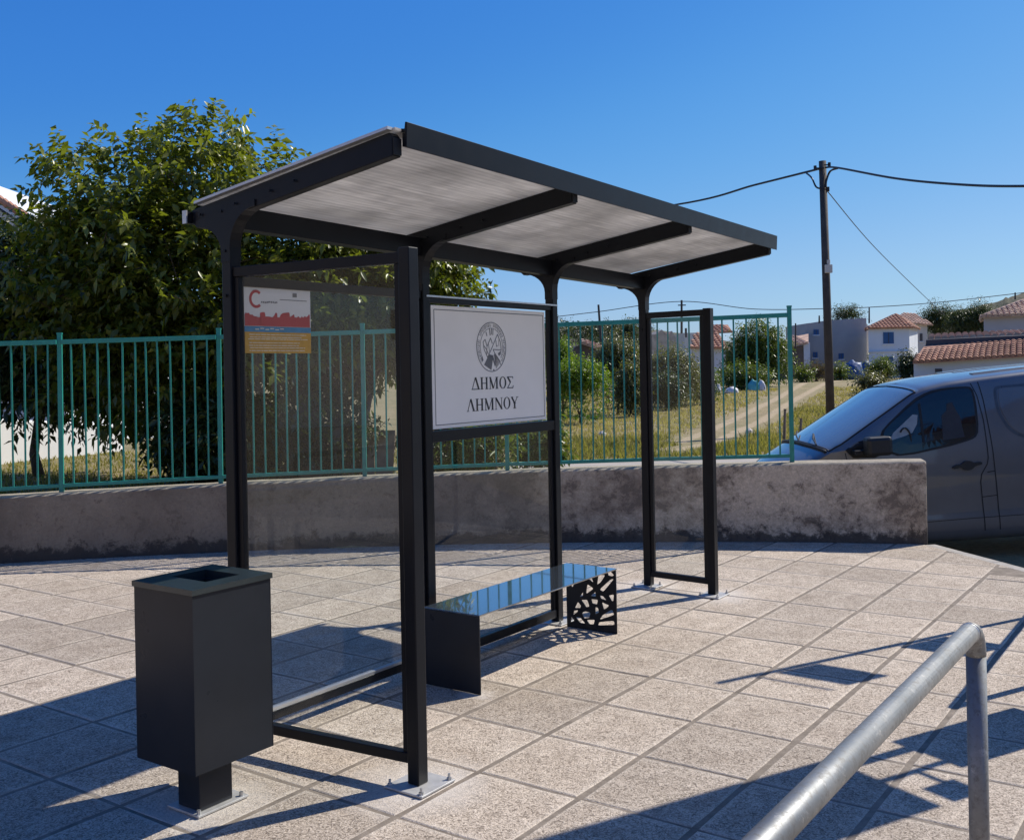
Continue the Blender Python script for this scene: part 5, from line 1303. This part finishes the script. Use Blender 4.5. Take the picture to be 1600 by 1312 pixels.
far_tree('dark pine left of the pink house, middle of the group', 1500, 505, 22, 24, 125, M['leaf_dark'], 550, .45, 'tree', 'pine_tree', L=(.8, 1.8), aspect=.2)
far_tree('tall dark pine beside the pink house roof', 1530, 498, 24, 26, 125, M['leaf_dark'], 650, .45, 'tree', 'pine_tree', L=(.8, 1.8), aspect=.2)
far_tree('small pine on the skyline beside the far rear post', 982, 516, 14, 9, 150, M['leaf_dark'], 240, .5, 'tree', 'pine_tree', parts=3, L=(.6, 1.4), aspect=.2)

# distant hill with scrub
def hill(name, ridge, D, depth):
    V, F = [], []; n = len(ridge)
    xs_ = np.interp(np.linspace(0, 1, 90), np.linspace(0, 1, n), [p[0] for p in ridge]); ys_ = np.interp(np.linspace(0, 1, 90), np.linspace(0, 1, n), [p[1] for p in ridge]) + rng.normal(0, .8, 90)
    for i in range(90):
        t_ = at(xs_[i], ys_[i], D)
        for k, (f_, h_) in enumerate(((-.30, 0), (-.18, .35), (-.08, .75), (0, 1), (.25, .7), (.6, 0))):
            V.append((t_.x * (1 + f_ * .3), D + depth * f_, -1 + (t_.z + 1) * h_))
    for i in range(89):
        for k in range(5): F.append((i*6+k, (i+1)*6+k, (i+1)*6+k+1, i*6+k+1))
    o = link(name, raw_mesh(name, V, F), M['hill'], smooth=True); tag(o, kind='structure'); return o
t = NT('scrub_hillside'); pos = t.coord('Position'); a = t.noise(pos, .12, 7, .75, .5); b = t.noise(pos, .02, 4)
t.base(t.mix(t.ramp(a, [(.42, 0.0), (.58, 1.0)]), (.055, .062, .035), (.15, .135, .085))); t.rough(.95); t.bump(a, .8, 1.5); M['hill'] = t.m
hill('hills', [(500, 560), (700, 540), (860, 512), (900, 508), (960, 506), (1000, 512), (1060, 520), (1120, 528), (1180, 545), (1240, 552), (1300, 545), (1420, 520), (1470, 490), (1530, 478), (1560, 470), (1580, 463), (1600, 458), (1680, 450), (1900, 500)], 260, 120)
hill('hills', [(-600, 560), (-200, 540), (200, 545), (600, 540), (900, 540), (1100, 545), (1300, 548), (1700, 540), (2300, 540)], 420, 150)
# scrub line in the hollow (reads as one mass)
sB = [blob(px, 560 + random.uniform(-12, 8), 26, 16, 140 + random.uniform(-10, 10), 3) for px in range(820, 1330, 22)] + [blob(px, 520 + random.uniform(-6, 6), 20, 11, 165, 3) for px in range(860, 1010, 18)] + [blob(px, 535 + random.uniform(-8, 8), 30, 22, 70 , 2) for px in range(1405, 1450, 18)][:0]
s, d, l = crown_shoots(sB, 3200, L=(.8, 1.8)); o = leaves('scrub', s, d, l, 8, .55, M['leaf_dark'], None, .2); tag(o, 'distant scrub and bushes filling the hollow below the hills', 'scrub')

# ------------------------------------------------------------------ poles and cables
D = 30.0
M['pole_wood'] = simple('creosoted_pole', (.060, .048, .040), .85, .3, 3, bump=.5, bscale=20)
tp, bt = at(1285, 252, D), at(1298.5, 672, D)
pl = empty('utility_pole', bt, 0, 'tall dark wooden utility pole beside the dirt track', 'utility pole')
MB().tube([(0, 0, -.3), tuple(tp - bt)], [.125, .105], 14).build('pole', M['pole_wood'], pl, smooth=True)
bx = at(1291, 421, D) - bt
MB().box(bx.x - .09, bx.x + .11, bx.y - .24, bx.y - .125, bx.z - .12, bx.z + .12).build('meter_box', M['render_cream'], pl, bevel=.01)
MB().tube([(bx.x + .02, bx.y - .16, bx.z + .14), (bx.x + .02, bx.y - .16, bx.z + .26)], .05, 8).build('insulator', M['render_cream'], pl)
for (px, py) in ((1272, 264), (1294, 259), (1292, 297)):
    c = at(px, py, D) - bt; k_ = at(1286, py, D) - bt
    MB().tube([tuple(k_ + Vector((0, -.1, 0))), tuple(c + Vector((0, -.1, 0)))], .02, 6).tube([tuple(c + Vector((0, -.1, -.06))), tuple(c + Vector((0, -.1, .07)))], .045, 8).build('insulator', M['rubber'], pl)
def cable(pts, r, label, group=None, smooth_n=10, name='overhead_cable'):
    P = [Vector(p) for p in pts]; out = []
    for i in range(len(P) - 1):
        p0, p1, p2, p3 = P[max(0, i-1)], P[i], P[i+1], P[min(len(P)-1, i+2)]
        for q in range(smooth_n):
            t_ = q / smooth_n; out.append(.5 * ((2*p1) + (-p0+p2)*t_ + (2*p0-5*p1+4*p2-p3)*t_*t_ + (-p0+3*p1-3*p2+p3)*t_**3))
    out.append(P[-1]); m_ = MB().tube(out, r, 6); o = m_.build(name, M['cable'], None, smooth=True); return tag(o, label, 'cable', group)
cable([at(1290, 262, D - .1), at(1310, 262.5, 28.6), at(1400, 279, 25), at(1500, 288.5, 22), at(1600, 291, 19.5), at(1800, 285, 16)], .030, 'thick black overhead cable sagging from the pole to the right edge')
cable([at(1280, 264, D - .1), at(1260, 269, 31), at(1180, 289, 33.5), at(1056, 320, 37), at(800, 352, 46), at(500, 365, 58)], .034, 'black overhead cable running left from the pole behind the shelter roof')
cable([at(1290, 293, D - .14), at(1291, 283, D - .14), at(1297, 268, D - .2), at(1309, 263, 28.9)], .030, 'short looping cable tail on the right side of the pole top', smooth_n=6)
cable([at(1283, 295, D - .14), at(1275, 292, D - .2), at(1268, 278, D + .1), at(1259, 270, 31)], .026, 'short looping cable tail on the left side of the pole top', smooth_n=6)
cable([at(1292, 298, D), at(1370, 390, 42), at(1458, 476, 60), at(1476, 492, 64)], .016, 'thin stay wire slanting down from the pole to the right')
DW = 118
cable([at(850, 497, DW), at(935, 487, DW), at(1064, 471, DW - 3), at(1180, 483, DW - 6), at(1300, 482, DW - 8), at(1360, 480, DW - 8), at(1460, 473, DW - 8), at(1585, 459, DW - 8), at(1700, 445, DW - 8)], .045, 'thin distant power line crossing the sky above the far houses')
for px, py, bp, lab, ln in ((935, 476, 560, 'leaning far utility pole between the shelter posts', 3), (1065, 469, 560, 'far utility pole with short crossarm above the far glass panel', 0), (871, 495, 560, 'short far pole just right of the notice sign', 0), (1243, 505, 545, 'slim mast beside the end post of the fence', 0), (1358, 480, 505, 'roof aerial mast on the white blue-shuttered house', 0), (1280, 493, 505, 'short vent pipe on the grey house roof', 0), (1586, 457, 468, 'small mast on the skyline above the pink house', 0)):
    Dp = DW if px in (935, 1065, 871) else 100 if px < 1350 else 106
    a, b = at(px + ln * 2.0, bp, Dp), at(px, py, Dp); e = empty('far_pole', a, 0, lab, 'pole', 'far poles and masts')
    MB().tube([(0, 0, 0), tuple(b - a)], [.16, .12] if px in (935, 1065) else [.09, .07], 8).build('pole', M['pole_wood'], e)
    if px == 1065:
        c = at(1065, 477, Dp) - a; MB().box(c.x - .45, c.x + .45, c.y - .25, c.y - .13, c.z - .06, c.z + .06).build('crossarm', M['pole_wood'], e)
# ------------------------------------------------------------------ odds and ends in the field
def heap(label, px, py, D, w, h, mat, cat, name, seed=1):
    c = at(px, py, D); g = ground_z(c.x, c.y); e = empty(name, (c.x, c.y, g), 0, label, cat); r_ = random.Random(seed)
    bm = bmesh.new(); bmesh.ops.create_icosphere(bm, subdivisions=3, radius=1)
    for v_ in bm.verts:
        k = 1 + .12 * math.sin(v_.co.x * 5 + seed) * math.cos(v_.co.y * 4 + v_.co.z * 6) + r_.uniform(-.05, .05)
        v_.co = Vector((v_.co.x * w * k, v_.co.y * w * .7 * k, max(0, v_.co.z + .2) * h * k))
    me = bpy.data.meshes.new(name); bm.to_mesh(me); bm.free(); link('cover', me, mat, e, smooth=True)
    MB().tube([(-w * .8, -w * .3, 0), (w * .7, -w * .4, h * .35)], .06, 8).build('pole_weight', M['wood_old'], e); return e
M['tarp'] = simple('blue_tarpaulin', (.02, .07, .20), .55, .25, 2); M['teal'] = simple('turquoise_plastic', (.10, .42, .45), .45, .3, 2); M['white_p'] = simple('white_plastic', (.6, .6, .62), .5, .15, 3)
heap('deep blue tarpaulin heap at the wall of the grey house', 1333, 580, 100, 1.0, 1.5, M['tarp'], 'tarpaulin', 'tarpaulin', 2)
heap('second blue tarpaulin slope beside the white house', 1352, 577, 101, .9, 1.5, M['tarp'], 'tarpaulin', 'tarpaulin', 5)
heap('turquoise plastic sheet bundle at the foot of the round green tree', 1178, 603, 70, .42, .62, M['teal'], 'plastic bundle', 'plastic_bundle', 3)
heap('white sack beside the turquoise bundle', 1190, 602, 70, .28, .60, M['white_p'], 'sack', 'sack', 4)
heap('pale sack lying in the field near the far panel', 1143, 607, 66, .45, .35, M['white_p'], 'sack', 'sack', 6)
heap('small white sack beyond the far panel post', 1121, 607, 66, .22, .55, M['white_p'], 'sack', 'sack', 8)
heap('white car cover heap at the end of the white outbuilding', 1405, 583, 52, .5, .6, M['white_p'], 'cover', 'cover', 9)
for px, py0, py1, lab in ((1225, 690, 640, 'short dark fence stake behind the last railing bars'), (1250, 680, 655, 'second short stake right of the fence end post')):
    a = at(px, py0, 27); b = at(px + 1.5, py1, 27); g = ground_z(a.x, a.y); e = empty('stake', (a.x, a.y, g), 0, lab, 'stake')
    MB().tube([(0, 0, -.1), (b.x - a.x, 0, b.z - g)], [.045, .035], 7).build('post', M['wood_old'], e); MB().tube([(b.x - a.x, 0, b.z - g + .001), (b.x - a.x, 0, b.z - g + .02)], .042, 7).build('cap', M['bark'], e)
for px, py, lab_ in ((1265, 655, 'pale stone in the grass right of the fence end post'), (1168, 607, 'pale stone at the foot of the round green tree'), (940, 668, 'pale stone in the field seen left of the far shelter post'), (1010, 655, 'pale stone in the field behind the far shelter post')):
    c = at(px, py, 30); g = ground_z(c.x, c.y); st = MB().tube([(0, 0, -.05), (.02, 0, .08), (.0, .02, .14)], [.12, .11, .05], 7).build('stone', M['render_cream']); st.location = (c.x, c.y, g); tag(st, lab_, 'stone', 'pale stones in the field')

# ------------------------------------------------------------------ the street behind the photographer (seen only in reflections)
M['ochre'] = simple('ochre_render', (.46, .39, .31), .9, .12, .6, kind='Position')
hb = empty('house', (-4, -9.5, 0), 0, 'ochre two-storey house across the street behind the viewpoint', 'house')
solid(hb, [(-20, 0), (12, 0), (12, -9), (-20, -9)], -.5, 6.6, M['ochre'])
for i in range(8):
    for z in (1.0, 4.0):
        x_ = -18.5 + i * 4; w_o = MB().box(x_, x_ + 1.1, .002, .06, z, z + 1.5).build('window', M['blue_paint'], hb); MB().box(x_ - .1, x_ + 1.2, .002, .14, z - .1, z - .002).build('sill', M['render_white'], w_o)
MB().hexa([(-20.4, .5, 6.605), (12.4, .5, 6.605), (12.4, -9.4, 6.605), (-20.4, -9.4, 6.605), (-17, -3.5, 8.3), (9, -3.5, 8.3), (9, -5.5, 8.3), (-17, -5.5, 8.3)]).build('roof', M['roof_tile'], hb)

hb = empty('house', (13, -6, 0), 0, 'ochre single house at the right rear of the viewpoint', 'house')
solid(hb, [(0, 0), (9, 0), (9, 9), (0, 9)], -.5, 5.4, M['ochre']); MB().box(.02 - .06, -.002, 3, 4.1, 0, 2.2).build('door', M['blue_paint'], hb)
MB().hexa([(-.4, -.4, 5.405), (9.4, -.4, 5.405), (9.4, 9.4, 5.405), (-.4, 9.4, 5.405), (4, 3.5, 6.8), (5, 3.5, 6.8), (5, 5.5, 6.8), (4, 5.5, 6.8)]).build('roof', M['roof_tile'], hb)
hb = empty('house', (-25, -7, 0), 0, 'ochre single house at the left rear of the viewpoint', 'house')
solid(hb, [(0, 0), (9, 0), (9, 12), (0, 12)], -.5, 5.6, M['ochre']); MB().box(9.002, 9.06, 3, 4.1, 0, 2.2).build('door', M['blue_paint'], hb)
MB().hexa([(-.4, -.4, 5.605), (9.4, -.4, 5.605), (9.4, 12.4, 5.605), (-.4, 12.4, 5.605), (4, 3.5, 7), (5, 3.5, 7), (5, 8.5, 7), (4, 8.5, 7)]).build('roof', M['roof_tile'], hb)
